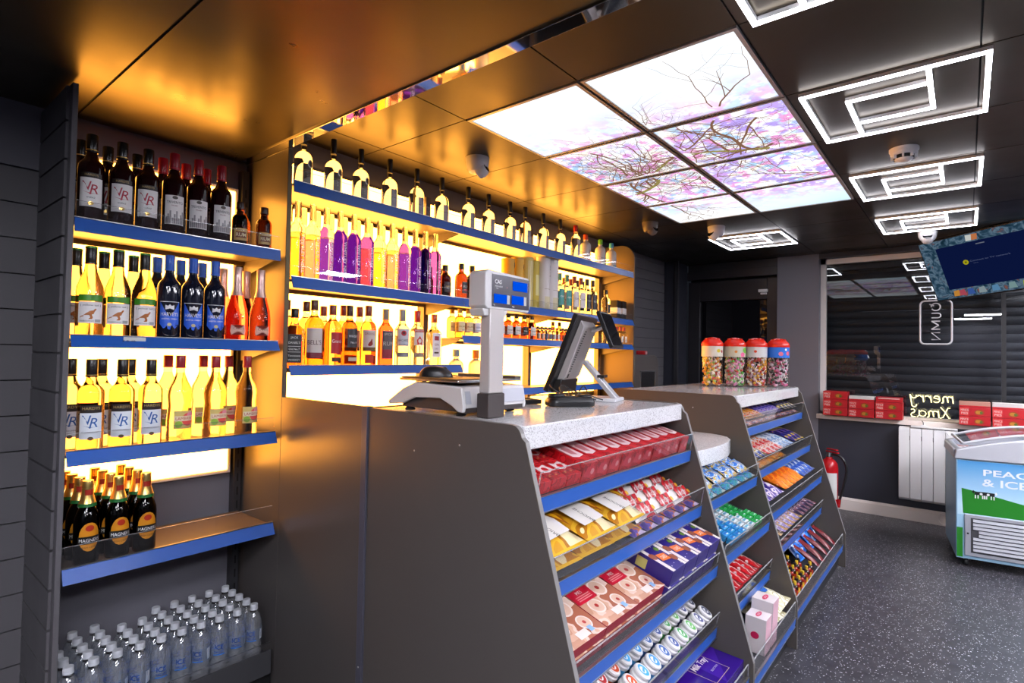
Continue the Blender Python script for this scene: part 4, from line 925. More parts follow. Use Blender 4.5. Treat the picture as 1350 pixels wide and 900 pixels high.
# far counter
C2 = t = thing('shop_counter', 'far sales counter with sweet jars on its white quartz top', 'counter', (3.71, 1.25, 0), group='sweet counters')
side_panel(t, 3.0, 3.018, YBK+.03); side_panel(t, 4.40, 4.418, YBK+.03); worktop(t, 3.0185, 4.3995, .932, 1.62)
O = t.location; b = MB(); b.box(3.02-O.x, 4.398-O.x, -.03, -.012, .12, 1.13, M_LAMD); b.build('back_panel', t); b = MB(); b.box(3.02-O.x, 4.398-O.x, .68-O.y, .7-O.y, 0, .11, M_BLACK); b.build('kick_plate', t)
SH2 = [disp_shelf(t, 3.02, 4.398, .905, 1.03, 15, .24, .072, .014), disp_shelf(t, 3.02, 4.398, .853, .806, 17, .30, .068, .014), disp_shelf(t, 3.02, 4.398, .78, .60, 17, .33, .052, .01), disp_shelf(t, 3.02, 4.398, .78, .382, 12, .33, .05, .01), disp_shelf(t, 3.02, 4.398, .65, .155, 3, .44, .07, .0)]

# ---------------------------------------------------------------- sweets: generic makers (origin at the base centre, front towards -y)
def carton(name, w, d, h, base, deco=None, bev=.0015):
    t = thing(name, '', 'box'); b = MB(); b.box(-w/2, w/2, -d/2, d/2, 0, h, base); b.build('carton', t, bevel=bev)
    if deco:
        b = MB(); deco(b, w, d, h); b.build('print', t)
    return t
def pack(name, w, d, h, base, deco=None, crimp=None, n=8, cat='sweet packet', ends='y', puff=1.0):
    """pillow wrapper: puffed middle, flat crimped ends (along y or x)"""
    t = thing(name, '', cat); b = MB(); N = n; vs = []; cr = .09
    U = [-1, -1+cr]+[-1+cr+(2-2*cr)*i/(N-2) for i in range(1, N-2)]+[1-cr, 1]
    V = [-1+2*i/6 for i in range(7)]
    for side in (1, -1):
        for u in U:
            e = 0 if abs(u) > 1-cr*1.01 else (1-(abs(u)/(1-cr))**2.6)
            for v in V:
                p = e*(1-abs(v)**2.6)**.7; z = h/2+side*(h/2*p*puff+.0006)
                vs.append((v*w/2*(1-.06*e), u*d/2, z) if ends == 'y' else (u*w/2, v*d/2*(1-.06*e), z))
    nu, nv = len(U), 7; fs = []; f2 = []
    for s_ in range(2):
        o = s_*nu*nv
        for i in range(nu-1):
            for j in range(nv-1):
                q = (o+i*nv+j, o+i*nv+j+1, o+(i+1)*nv+j+1, o+(i+1)*nv+j)
                if (s_ == 1) == (ends == 'y'): q = tuple(reversed(q))
                (f2 if i in (0, nu-2) else fs).append(q)
    rim = [(i, 0) for i in range(nu)]+[(nu-1, j) for j in range(1, nv)]+[(i, nv-1) for i in range(nu-2, -1, -1)]+[(0, j) for j in range(nv-2, 0, -1)]
    idx = lambda i, j: i*nv+j
    for a_, c_ in zip(rim, rim[1:]+rim[:1]): fs.append((idx(*a_), idx(*c_), nu*nv+idx(*c_), nu*nv+idx(*a_)))
    b.add(vs, fs, base); b.v, keep = [], b.v; b.v = keep
    k = b.idx(crimp or base); b.f += f2; b.k += [k]*len(f2)
    if crimp: b.build('wrapper', t, smooth=60)
    else: b.build('wrapper', t, smooth=60)
    if deco:
        b = MB(); deco(b, w, d, h); b.build('print', t)
    return t
def on(Xf, x, u, n=0.0): return Xf @ Vector((x, u, n))
def put(proto, first, Xf, x, u, n, label, group, rz=0, rx=0):
    rot = (Xf.to_euler()[0]+rx, 0, rz); p = on(Xf, x, u, n)
    if first:
        proto.location = p; proto.rotation_euler = rot; proto['label'] = label; proto['group'] = group; reg(proto); return proto
    return dup(proto, p, rot, label, group)
class Many:
    def __init__(s, proto, group): s.p = proto; s.g = group; s.first = True
    def __call__(s, Xf, x, u, n, label, rz=0, rx=0):
        o = put(s.p, s.first, Xf, x, u, n, label, s.g, rz, rx); s.first = False; return o
rp = random.Random(11)
M_RED = P_('#b3101c', .3); M_REDP = pat('red_chocolate_print', ['#a30c16', '#b8141c', '#8c0a12', '#c2222a'], 28, .3)
# near counter, shelf 1: red chocolate boxes
def d_redtop(b, w, d, h):
    X = TOP(0, 0, h); b.poly([(-w*.38, -d*.2), (-w*.1, -d*.26), (w*.38, -d*.2), (w*.36, d*.38), (0, d*.32), (-w*.36, d*.38)], P_('#d8c4c4', .35), X, .0008)
    b.poly([(-w*.2, -d*.1), (w*.1, -d*.16), (w*.22, d*.1), (-.0, d*.2), (-w*.22, d*.12)], P_('#b06a70', .35), X, .0012);
    F = FRONT(0, -d/2, 0); b.poly([(-w*.4, h*.3), (0, h*.2), (w*.4, h*.35), (w*.3, h*.75), (-w*.2, h*.8)], P_('#c23040', .3), F, .0008)
    b.disc(w*.2, h*.5, h*.16, P_('#d89090', .35), F, .0012)
mk_ = Many(carton('chocolate_box', .079, .17, .062, M_REDP, d_redtop), 'red chocolate boxes on the top counter shelf')
for i in range(10): mk_(SH1[0], 1.482+.0815*i, .098+.002*(i % 3), .0015, 'tall red chocolate box with white top patch, %s counted from the quartz corner' % ORD[i], rp.uniform(-.02, .02))
def d_redflat(b, w, d, h):
    X = TOP(0, 0, h); b.poly([(-w*.4, -d*.05), (-w*.05, -d*.15), (w*.4, 0), (w*.3, d*.35), (-w*.1, d*.25), (-w*.38, d*.36)], P_('#d8c8c8', .35), X, .0008); b.disc(0, d*.08, w*.16, M_RED, X, .0012)
    for k in range(6): b.disc(-w*.35+k*w*.14, -d*.3+((k*5) % 3)*.004, .004, P_(['#d8b060', '#d88080', '#6a2030'][k % 3]), X, .0008, 8)
mk_ = Many(carton('chocolate_box', .073, .1, .036, M_REDP, d_redflat), 'red chocolate boxes on the top counter shelf')
for c in range(3):
    for k in range(2): mk_(SH1[0], 1.25+.078*c, .066+.104*k, .0015, 'low flat red chocolate box, %s row, %s from the near side panel' % (('front', 'second')[k], ORD[c]))
# shelf 2: yellow-white bread packs, red-white bars, little purple sweets in front
def d_bread(b, w, d, h):
    X = TOP(0, 0, h*1.0); ye = P_('#d09a14', .3); br = P_('#8a4a10', .35)
    b.poly([(-w*.46, -d*.38), (w*.2, -d*.36), (w*.25, -d*.1), (w*.1, d*.1), (w*.3, d*.36), (-w*.46, d*.36)], P_('#d8d2cc', .35), X, .004)
    b.poly([(w*.02, d*.36), (w*.1, d*.1), (w*.24, -d*.12), (w*.34, -d*.3), (w*.4, -d*.1), (w*.28, d*.1), (w*.24, d*.36)], br, X, .0046)
    b.poly([(w*.08, d*.3), (w*.14, d*.1), (w*.26, -d*.08), (w*.33, -d*.2), (w*.36, -d*.08), (w*.25, d*.1), (w*.2, d*.3)], ye, X, .0052)
    b.text('BRIOCHE', -w*.14, -d*.22, .014, M_INK, X, .0046, rot=PI/2); b.poly([(-w*.4, d*.1), (-w*.2, d*.12), (-w*.22, d*.3), (-w*.4, d*.3)], P_('#b8902a', .3), X, .0046)
    F = FRONT(0, -d/2, 0)
mk_ = Many(pack('bread_pack', .185, .26, .06, pat('bread_wrap', ['#c08a1a', '#d2a32c', '#a86c12', '#dccfa4'], 9, .28), d_bread, P_('#d8a81c', .3), cat='bread pack'), 'yellow and white bread packs')
for i in range(3): mk_(SH1[1], 1.305+.189*i, .155, .036, 'yellow and white bread pack on second counter shelf, %s from the near side panel' % ORD[i], .03)
mk_.p = None
mk2 = Many(pack('bread_pack', .185, .26, .028, pat('bread_wrap', ['#fff'], 9), None, P_('#d8a81c', .3), cat='bread pack'), 'yellow and white bread packs')
for i in range(3): mk2(SH1[1], 1.305+.189*i, .155, .001, 'lower yellow bread pack lying underneath the %s white-topped bread pack' % ORD[i], -.02)
def d_kind(b, w, d, h):
    X = TOP(0, 0, h); 
    for x in (-w*.3, -w*.08, w*.16): b.poly([(x, -d*.36), (x+w*.14, -d*.36), (x+w*.2, d*.36), (x+w*.03, d*.36)], P_('#b41420', .3), X, .0012)
    b.text('kinder', 0, 0, d*.36, P_('#d8d0cc'), X, .0018); b.disc(w*.38, -d*.1, d*.16, P_('#d8a830', .35), X, .0012, 10)
mk_ = Many(pack('chocolate_bar', .16, .062, .03, pat('white_red_wrap', ['#d6cfca', '#d6cfca', '#e4dedb', '#c0202a'], 22, .28), d_kind, P_('#dcd6d2', .3), ends='x'), 'red and white chocolate bars')
for c in range(3):
    for k in range(5): mk_(SH1[1], 1.868+.167*c, .085+.056*k, .018, 'red and white chocolate bar, %s column past the bread packs, %s row from the guard' % (ORD[c], ORD[k]), .0, .5)
mk_ = Many(pack('sweet_bag', .09, .045, .016, pat('purple_sweet_wrap', ['#3b2a78', '#5a3fa0', '#c06a30', '#b9a8c8'], 30, .3), None), 'purple and orange sweet bags behind the guard')
for i in range(6): mk_(SH1[1], 1.735+.098*i, .0315, .002, 'small purple and orange sweet bag low behind second guard, %s from the bread packs' % ORD[i])
# shelf 3: mince pie boxes and purple cake boxes
def d_mince(b, w, d, h):
    X = TOP(0, 0, h)
    b.rect(-w*.5, w*.5, -d*.5, d*.5, pat('pie_photo', ['#b98a72', '#c89f88', '#d6b8a8', '#a0604a'], 14, .25), X, .0005)
    for cx, cy, r_ in ((w*.26, d*.3, .026), (-w*.02, d*.38, .022), (w*.2, -d*.02, .034), (-w*.22, -d*.22, .03), (w*.27, -d*.3, .026)):
        b.disc(cx, cy, r_, P_('#d8c6bc', .3), X, .001); b.disc(cx, cy, r_*.82, P_('#caa793', .3), X, .0013); b.disc(cx, cy, r_*.25, P_('#a02c28', .3), X, .0016, 10)
    b.disc(w*.0, d*.46, .016, P_('#c8401c', .3), X, .0014, 12); b.disc(-w*.3, d*.46, .016, P_('#38202a', .3), X, .0014, 12)
    b.poly([(-w*.5, -d*.12), (w*.02, -d*.12), (w*.06, d*.1), (-w*.02, d*.32), (-w*.5, d*.32)], P_('#b81830', .3), X, .002)
    for k, s_ in enumerate(('DEEP FILLED', 'MINCE', 'PIES')): b.text(s_, -w*.24, d*(.2-.08*k), .012, P_('#e6d8d0'), X, .0026, w=w*.34 if k == 0 else None)
    for k in range(3): b.rect(-w*.42, -w*.05, d*(-.02-.03*k), d*(-.008-.03*k), P_('#d89090'), X, .0026)
    b.rect(-w*.1, w*.16, -d*.46, -d*.36, P_('#d0c4bc'), X, .002); b.rect(w*.2, w*.3, -d*.44, -d*.36, P_('#7aa0c8'), X, .002)
mk_ = Many(carton('mince_pie_box', .19, .25, .033, P_('#8c1626', .3), d_mince), 'mince pie boxes on the third counter shelf')
for i in range(3):
    mk_(SH1[2], 1.305+.1945*i, .15, .0015, 'lower pink mince pie box in the %s pile from the near side panel' % ORD[i])
    mk_(SH1[2], 1.305+.1945*i, .153, .0385, 'topmost pink mince pie box in the %s pile from the near side panel' % ORD[i], rp.uniform(-.015, .015))
def d_jaf(b, w, d, h):
    X = TOP(0, 0, h); 
    for k in range(14): b.disc(rp.uniform(-w*.45, w*.45), rp.uniform(-d*.45, d*.45), rp.uniform(.0015, .003), M_WINK, X, .0008, 6)
    b.rect(-w*.5, -w*.32, -d*.5, d*.5, P_('#cfc4c0', .3), X, .0006); b.rect(w*.34, w*.5, -d*.5, d*.5, P_('#cfc4c0', .3), X, .0006)
    for cy in (-d*.24, d*.24):
        b.poly([(-w*.26, cy-.012), (w*.2, cy-.02), (w*.26, cy+.014), (-w*.2, cy+.022)], P_('#d86a1c', .3), X, .0012); b.text('CAKES', 0, cy, .015, P_('#f0e0d0'), X, .0018, w=w*.3)
        b.disc(w*.36, cy-.02, .017, P_('#8a4a30', .3), X, .0012, 14); b.disc(-w*.38, cy+.02, .017, P_('#8a4a30', .3), X, .0012, 14); b.disc(w*.2, cy+.04, .012, P_('#5a7a30', .3), X, .0012, 12)
    F = LEFT(-w/2, 0, 0); b.rect(-.01, .03, h*.2, h*.8, P_('#b0a860'), F, .001); b.disc(-d*.3, h*.5, h*.3, P_('#a02820'), F, .001, 10)
mk_ = Many(carton('cake_box', .111, .245, .06, P_('#2d2270', .3), d_jaf), 'purple cake boxes on the third counter shelf')
for c in range(4): mk_(SH1[2], 1.85+.115*c, .135, .0015, 'lower purple snow-pattern cake box, %s column past the mince pies' % ORD[c])
for c in range(4): mk_(SH1[2], 1.85+.115*c, .138, .065, 'topmost purple snow-pattern cake box, %s column past the mince pies' % ORD[c], rp.uniform(-.01, .01))
# shelf 4: white flip-lid gum tubs
TUBC = [('#b02a2a', 'red'), ('#c84a1c', 'orange'), ('#3f9ed0', 'light blue'), ('#3a8ec8', 'sky blue'), ('#2a5ca0', 'mid blue'), ('#2c4a90', 'deep blue'), ('#3a9a4a', 'green'), ('#4aa83c', 'leaf green'), ('#3a3f78', 'violet'), ('#1f2a4c', 'navy')]
first = {}
for i in range(13):
    col, cn = TUBC[(i-3) % 10] if i >= 3 else TUBC[i % 2]
    if cn not in first:
        t = thing('gum_tub', '', 'gum tub'); b = MB(); b.lathe([(0, 0), (.026, 0), (.028, .004), (.028, .035), (.026, .042), (.0255, .044)], P_(col, .3), 20); b.build('tub', t)
        b = MB(); b.lathe([(.03, .042), (.031, .045), (.031, .053), (.028, .056), (.0275, .06), (.03, .063), (.03, .07), (.027, .074), (0, .0745)], P_('#d8d6d6', .3), 24); b.build('lid', t)
        b = MB(); b.disc(0, 0, .0215, P_(col, .3), TOP(0, 0, .0745), .0004); b.disc(-.003, .002, .013, M_WINK, TOP(0, 0, .0745), .0008, 14); b.poly([(-.012, -.006), (.012, -.002), (.01, .006), (-.012, .003)], P_(col, .3), TOP(0, 0, .0745), .0012); b.build('lid_sticker', t)
        first[cn] = (t, [False])
    t, used = first[cn]
    for k in range(4):
        lab_ = '%s-topped white gum tub, %s in its line, %s row from the guard' % (cn, ORD[i], ORD[k])
        x, u = 1.255+.078*i+.01*(k % 2), .058+.072*k
        if x > 2.262: continue
        put(t, not used[0], SH1[3], x, u, .0125, lab_, 'white gum tubs on the fourth counter shelf', .4, .35); used[0] = True
# base shelf: purple chocolate boxes
def d_milk(b, w, d, h):
    X = TOP(0, 0, h); F = FRONT(0, -d/2, 0)
    b.poly([(-w*.1, -d*.5), (w*.5, -d*.1), (w*.5, d*.3), (w*.1, d*.5), (-w*.05, d*.1)], P_('#3a1a86', .25), X, .0006)
    g = P_('#b89a80', .3); x0, x1, y0, y1 = -w*.22, w*.2, -d*.42, d*.02
    for q in ((x0, x1, y0, y0+.002), (x0, x1, y1-.002, y1), (x0, x0+.002, y0, y1), (x1-.002, x1, y0, y1)): b.rect(*q, g, X, .0012)
    b.text('*Milk Tray', -w*.0, -d*.12, .034, P_('#d8ccd8'), X, .0016, w=w*.36, shear=.25); b.text('SELECTION', .02, -d*.28, .008, P_('#b8a8c8'), X, .0016); b.disc(w*.02, d*.3, .003, M_WINK, X, .0016, 6)
mk_ = Many(carton('chocolate_box', .32, .3, .065, P_('#2c1070', .22), d_milk), 'purple boxed chocolates on the base shelf')
mk_(SH1[4], 2.118, .17, .002, 'large purple chocolate box on the base shelf under the gum tubs', 0); mk_(SH1[4], 1.78, .17, .002, 'large purple chocolate box on the base shelf, hidden nearer the side panel')
# ---------------------------------------------------------------- narrow display sweets
mk_ = Many(pack('sweet_bag',   .15, .09, .03, pat('blue_sweet_wrap', ['#1f5fb4', '#2f86d0', '#d6d8d0', '#17387e', '#c8a838'], 34, .28), None, P_('#2a78c8', .3)), 'blue sweet bags on the narrow display')
for c in range(4):
    for k in range(3): mk_(SH0[0], 2.4+.166*c, .085+.068*k, .022, 'blue sweet bag on the narrow display, %s row, %s from the near counter' % (ORD[k], ORD[c]), rp.uniform(-.05, .05), .25)
mk_ = Many(pack('sweet_bag', .1, .05, .022, pat('teal_sweet_wrap', ['#1f9a8a', '#3fb0c8', '#2a6ec0', '#d0dcd8'], 40, .28), None), 'blue-green sweets along the guard')
for c in range(6): mk_(SH0[0], 2.37+.109*c, .032, .002, 'small blue-green sweet packet along the narrow display guard, %s from the near counter' % ORD[c])
def gum(col, nm):
    def d(b, w, d_, h):
        X = TOP(0, 0, h); b.rect(-w*.4, w*.4, -d_*.2, d_*.25, P_(nm, .3), X, .0006); b.rect(-w*.1, w*.3, -d_*.3, -d_*.1, P_('#d8dcdc', .3), X, .001)
    return carton('gum_pack', .052, .025, .014, P_(col, .3), d, .002)
cols = [('#2f8ec8', '#1c5fa8', 'blue'), ('#2f8ec8', '#1c5fa8', 'blue'), ('#2f8ec8', '#1c5fa8', 'blue'), ('#c8cfd0', '#4a90a8', 'white'), ('#c8cfd0', '#4a90a8', 'white'), ('#2ea852', '#0f7a3a', 'green'), ('#2ea852', '#0f7a3a', 'green')]
pk = {}
for c, (a_, b_, cn) in enumerate(cols):
    if cn not in pk: pk[cn] = Many(gum(a_, b_), 'small gum packs in rows on the narrow display')
    for k in range(7): pk[cn](SH0[1], 2.50+.068*c, .035+.0305*k, .0015, 'lower %s gum pack, narrow display, %s column from near counter, %s from guard' % (cn, ORD[c], ORD[k]))
    for k in range(3): pk[cn](SH0[1], 2.50+.068*c, .035+.0305*k, .0175, 'topmost %s gum pack, narrow display, %s column from near counter, %s from guard' % (cn, ORD[c], ORD[k]))
mk_ = Many(pack('chocolate_bar', .06, .2, .02, pat('dark_red_wrap', ['#241018', '#5a1620', '#8c1c24', '#c0a8a0'], 26, .3)), 'dark red bars beside the gum packs')
for c in range(2): mk_(SH0[1], 2.352+.066*c, .15, .002, 'dark red and black chocolate bar beside the blue gum packs, %s from the near counter' % ORD[c])
mk_ = Many(pack('chocolate_bar', .058, .19, .022, pat('red_bar_wrap', ['#a8121c', '#c01f24', '#d8ccc8', '#8a0f18'], 24, .28), None, P_('#b01820', .3)), 'red chocolate bars on the narrow display')
for c in range(8): mk_(SH0[2], 2.52+.061*c, .13, .002+.004*(c % 2), 'red and white chocolate bar on the narrow display, %s from the near counter' % ORD[c], rp.uniform(-.08, .08))
mk_ = Many(pack('chocolate_bar', .058, .19, .022, pat('violet_bar_wrap', ['#3a3f9a', '#c06838', '#d8d0d8', '#8a2030'], 24, .28)), 'violet bars on the narrow display')
for c in range(2): mk_(SH0[2], 2.37+.062*c, .13, .002, 'violet and orange chocolate bar beside the red bars, %s from the near counter' % ORD[c], rp.uniform(-.08, .08))
def d_pink(b, w, d, h):
    X = TOP(0, 0, h); b.disc(0, 0, w*.33, P_('#c02050', .35), X, .0008, 20, d*.12); b.text('DUO', 0, 0, d*.1, M_WINK, X, .0014)
    F = FRONT(0, -d/2, 0); b.rect(-w*.5, w*.5, 0, h, P_('#d4a8b4', .35), F, .0008); L_ = LEFT(-w/2, 0, 0); b.disc(0, h*.5, d*.2, P_('#c02050', .35), L_, .0008, 18, h*.1)
mk_ = Many(carton('nougat_box', .09, .09, .19, P_('#cfc6c6', .35), d_pink), 'white and pink sweet boxes')
mk_(SH0[3], 2.66, .062, .002, 'tall white box with pink oval on the narrow display base'); 
mk_2 = Many(carton('nougat_box', .085, .085, .15, P_('#cfc6c6', .35), d_pink), 'white and pink sweet boxes')
mk_2(SH0[3], 2.56, .06, .002, 'shorter white box with pink oval nearer the near counter')
def crumple(o, amt, sc, seed):
    me = o.data; rr = random.Random(seed)
    ph = [(rr.uniform(0, 6), rr.uniform(20, 60)) for _ in range(6)]
    for v in me.vertices:
        n = sum(math.sin(v.co.x*f+p+v.co.y*f*.7) for p, f in ph)/6; v.co.z += amt*n; v.co.y += amt*.6*math.sin(v.co.x*40+seed)
mt = pat('marshmallow_bag', ['#c9c3a2', '#ddd8c0', '#b8b088', '#e4e0d0'], 22, .22)
pb = pack('marshmallow_bag', .2, .22, .06, mt, lambda b, w, d, h: b.poly([(-.03, .0), (-.01, .03), (.0, .015), (.02, .035), (.03, .005), (.015, -.025), (-.02, -.02)], P_('#2a5fa8', .3), TOP(0, 0, h), .004), cat='sweet bag')
mk_ = Many(pb, 'clear bags of white sweets')
mk_(SH0[3], 2.85, .128, .083, 'upper clear bag of white sweets with blue patch beside the pink boxes', .0, .06); mk_(SH0[3], 2.86, .15, .012, 'lower clear bag of white sweets behind the base guard', -.1, .12)
# ---------------------------------------------------------------- far counter sweets
def bars(Xf, x0, n, dx, u, w, d, h, cols, label, group, scale=26, n0=.002, rx=0.0, crimp=None, rows=1, du=.1, jit=.05, ends='y'):
    m_ = Many(pack('chocolate_bar', w, d, h, pat('wrap_'+'_'.join(c.strip('#') for c in cols), cols, scale, .28), None, crimp, ends=ends), group)
    for r_ in range(rows):
        for c in range(n): m_(Xf, x0+dx*c, u+du*r_, n0+(.022 if d > .14 and not rx else 0), label.format(ORD[c])+(', %s row' % ORD[r_] if rows > 1 else ''), rp.uniform(-jit, jit), rx)
SC = 'from the near end'
bars(SH2[0], 3.09, 6, .084, .12, .078, .17, .022, ['#c89018', '#c8603a', '#d8c8b0', '#8a3a28'], 'yellow and orange bar on the far counter top shelf, {} '+SC, 'bars on the far counter top shelf')
bars(SH2[0], 3.59, 5, .085, .12, .078, .17, .024, ['#3a2f86', '#6a58b0', '#b8a0c0', '#241d5a'], 'purple bar on the far counter top shelf, {} '+SC, 'bars on the far counter top shelf')
bars(SH2[0], 4.03, 4, .088, .12, .08, .17, .03, ['#1a1838', '#26245a', '#c8b430', '#d8d0c8'], 'dark bar with yellow star print on far counter top shelf, {} along', 'bars on the far counter top shelf', 20)
bars(SH2[0], 3.085, 10, .1285, .03, .11, .04, .02, ['#c05038', '#d8c0b0', '#5a6aa0', '#8a2a30'], 'small mixed sweet packet behind the far counter top guard, {} '+SC, 'small packets behind the top guard', 40, jit=.02)
bars(SH2[1], 3.07, 5, .088, .15, .08, .2, .022, ['#1f3c8c', '#d8d8d4', '#c8a428', '#30343c'], 'blue and white bar on far counter second shelf, {} '+SC, 'bars on the far counter second shelf')
bars(SH2[1], 3.515, 4, .088, .15, .08, .2, .022, ['#b8282c', '#d8c4bc', '#c8602a', '#d0d4d8'], 'red and white bar on far counter second shelf, {} past the blue bars', 'bars on the far counter second shelf')
bars(SH2[1], 3.87, 3, .088, .15, .08, .2, .022, ['#7a98c0', '#d4d8dc', '#b8c4d4', '#5a6a90'], 'pale blue bar on far counter second shelf, {} past the red bars', 'bars on the far counter second shelf')
bars(SH2[1], 4.145, 3, .088, .15, .08, .2, .034, ['#1c1a50', '#28266c', '#5a3a90', '#c8b030'], 'dark violet bar on far counter second shelf, {} past the pale blue bars', 'bars on the far counter second shelf')
bars(SH2[1], 3.08, 6, .12, .032, .11, .045, .022, ['#d0701c', '#e0952a', '#b8481a', '#d8b070'], 'orange sweet packet along the second guard, {} '+SC, 'packets along the second guard', 36, jit=.02)
bars(SH2[2], 3.09, 4, .115, .12, .105, .15, .03, ['#3a2a80', '#c8b8c8', '#d8d0d4', '#5a48a0'], 'purple and white bag on far counter third shelf, {} '+SC, 'bags on the far counter third shelf', 20)
bars(SH2[2], 3.56, 5, .09, .14, .085, .2, .05, ['#d86a14', '#e8861c', '#c8501a', '#f0b060'], 'orange bag on far counter third shelf, {} past the purple bags', 'bags on the far counter third shelf', 16, jit=.12)
bars(SH2[2], 3.62, 4, .1, .25, .09, .1, .05, ['#d8b414', '#e4c82a', '#c89a10', '#f0e4a0'], 'yellow bag behind the orange bags on the far counter, {} '+SC, 'bags on the far counter third shelf', 16, n0=.05, jit=.12)
bars(SH2[2], 4.06, 4, .085, .15, .08, .2, .035, ['#2a4aa0', '#3f6ac0', '#d0d4dc', '#1c2f78'], 'blue bag on far counter third shelf, {} past the orange bags', 'bags on the far counter third shelf', 20)
bars(SH2[3], 3.07, 5, .088, .13, .08, .2, .022, ['#c8a880', '#6a4a38', '#d8ccb8', '#3a2a28'], 'brown and cream bar on far counter fourth shelf, {} '+SC, 'bars on the far counter fourth shelf')
bars(SH2[3], 3.515, 5, .088, .13, .08, .2, .022, ['#8a7ab0', '#c8c0d0', '#5a4a80', '#c89a40'], 'lilac bar on far counter fourth shelf, {} past the brown bars', 'bars on the far counter fourth shelf')
bars(SH2[3], 3.96, 5, .085, .13, .078, .2, .022, ['#2a2438', '#4a3a58', '#b0a0a8', '#6a2a38'], 'dark bar on far counter fourth shelf, {} past the lilac bars', 'bars on the far counter fourth shelf')
# base shelf: small sauce-style bottles, blue bags, dark red bars
mb = bottle('small_bottle', 'round', .018, .085, P_('#2c120a', .2), .02, P_('#c8a428', .35), lab('#a83018', .15, .5, (), .034), n=12, lip=False, empty=P_('#2c120a', .2)); reg(mb)
mb2 = bottle('small_bottle', 'round', .018, .085, P_('#7a1a10', .2), .02, P_('#1a1614', .35), lab('#d0a428', .15, .5, (), .034), n=12, lip=False, empty=P_('#7a1a10', .2)); reg(mb2)
k_ = [0, 0]
for r_ in range(4):
    for c in range(13):
        q = (r_+c) % 2; p = on(SH2[4], 3.06+.046*c, .05+.06*r_, .0015); nm = '%s small bottle on far counter base, %s from the near end, %s row' % (('yellow-capped', 'black-capped')[q], ORD[c], ORD[r_])
        o = (mb, mb2)[q]
        if k_[q]: dup(o, p, (0, 0, rp.uniform(-.3, .3)), nm, 'small bottles on the far counter base')
        else: o.location = p; o['label'] = nm; o['group'] = 'small bottles on the far counter base'; k_[q] = 1
mk_ = Many(pack('sweet_bag', .15, .2, .05, pat('blue_bag_wrap', ['#1a58b8', '#2a78d8', '#1a4aa0', '#c0d0e4'], 12, .25), None, P_('#2a78d0', .3), cat='sweet bag'), 'blue sweet bags on the far counter base')
for c in range(4): mk_(SH2[4], 3.80+.156*c, .21+.02*(c % 2), .078, 'upright blue sweet bag on far counter base, %s past the small bottles' % ORD[c], rp.uniform(-.12, .12), .75)
mk_ = Many(pack('chocolate_bar', .05, .17, .028, P_('#6a1018', .3), None, P_('#8a1a20', .3)), 'dark red bars on the far counter base')
for c in range(5): mk_(SH2[4], 3.73+.13*c, .1, .062, 'dark red bar leaning against the blue bags, %s past the small bottles' % ORD[c], rp.uniform(-.15, .15), .55)
# ---------------------------------------------------------------- lollipop jars on the far counter
M_JAR = clear('clear_jar_plastic', (.97, .97, .97), .08, .03)
LC = ['#d8a81c', '#c84a3a', '#5aa848', '#d88ab0', '#a8b8d8', '#e0d8c8', '#b0506a']
def jar(x, y, label, band, tint, dots):
    t = thing('sweet_jar', label, 'sweet jar', (x, y, 1.2075), (0, 0, -.6), group='lollipop jars on the far counter'); r, h = .071, .29
    b = MB(); b.lathe([(r*.96, 0), (r, .006), (r, h), (r*.97, h+.002)], M_JAR, 32); b.build('jar', t)
    b = MB(); b.lathe([(r*1.03, h-.012), (r*1.04, h-.008), (r*1.04, h+.008), (r*.98, h+.016), (r*.8, h+.032), (r*.52, h+.046), (r*.3, h+.05), (0, h+.052)], P_('#d02818', .22), 32)
    for k in range(10): b.box(.03, .05, -.005, .005, h+.038, h+.044, P_('#b81e14', .22), Matrix.Rotation(k*PI/5, 4, 'Z'))
    b.build('lid', t)
    b = MB(); b.crect(r+.0008, -.2, .2, h-.085, h-.012, P_(band, .4), 40)
    for k, (cx, cz, rr_, c) in enumerate(dots): b.cdisc(r+.0014, cx, h-.048+cz, rr_, rr_*.9, P_(c, .4))
    b.build('label_band', t)
    rr = random.Random(x*100); b = MB()
    for k in range(230):
        a = rr.uniform(0, 2*PI); q = r*.86*math.sqrt(rr.uniform(.3, 1)); zz_ = rr.uniform(.012, h-.095); c = rr.choice(tint); px, py = q*math.cos(a)*.93, q*math.sin(a)*.93
        s_ = rr.uniform(.0085, .011); b.lathe([(0, -s_), (s_*.7, -s_*.7), (s_, 0), (s_*.7, s_*.7), (0, s_)], P_(c, .3), 7, Matrix.Translation((px, py, zz_)))
        if k % 3 == 0:
            d_ = Vector((rr.uniform(-1, 1), rr.uniform(-1, 1), rr.uniform(.3, 1.2))).normalized()*.06; e = Vector((px, py, zz_))+d_
            l_ = math.hypot(e.x, e.y)
            if l_ > r*.9: e.x *= r*.9/l_; e.y *= r*.9/l_
            if e.z < h-.02: b.tube([(px, py, zz_), e], .0019, P_('#e8e6e2', .4), 5)
    o = b.build('lollipops', t); o['kind'] = 'stuff'
jar(3.93, 1.385, 'lollipop jar with pale band, nearest the bottle shelves', '#c9c4b4', ['#d8a81c', '#d8a81c', '#c84a3a', '#8aa848', '#e0d8c8', '#d88a3a'], [(-.0, .004, .014, '#c8b018'), (.03, .0, .011, '#a01818'), (.06, -.01, .009, '#c04030')])
jar(4.03, 1.262, 'lollipop jar with green and pink band', '#b9b8a0', ['#5aa848', '#d88ab0', '#e0d8c8', '#c84a3a', '#d8a0b0', '#a8c890'], [(-.04, 0, .01, '#c87818'), (.01, -.02, .018, '#d85a8a'), (.035, .01, .022, '#6ab030'), (.07, 0, .02, '#b8b020')])
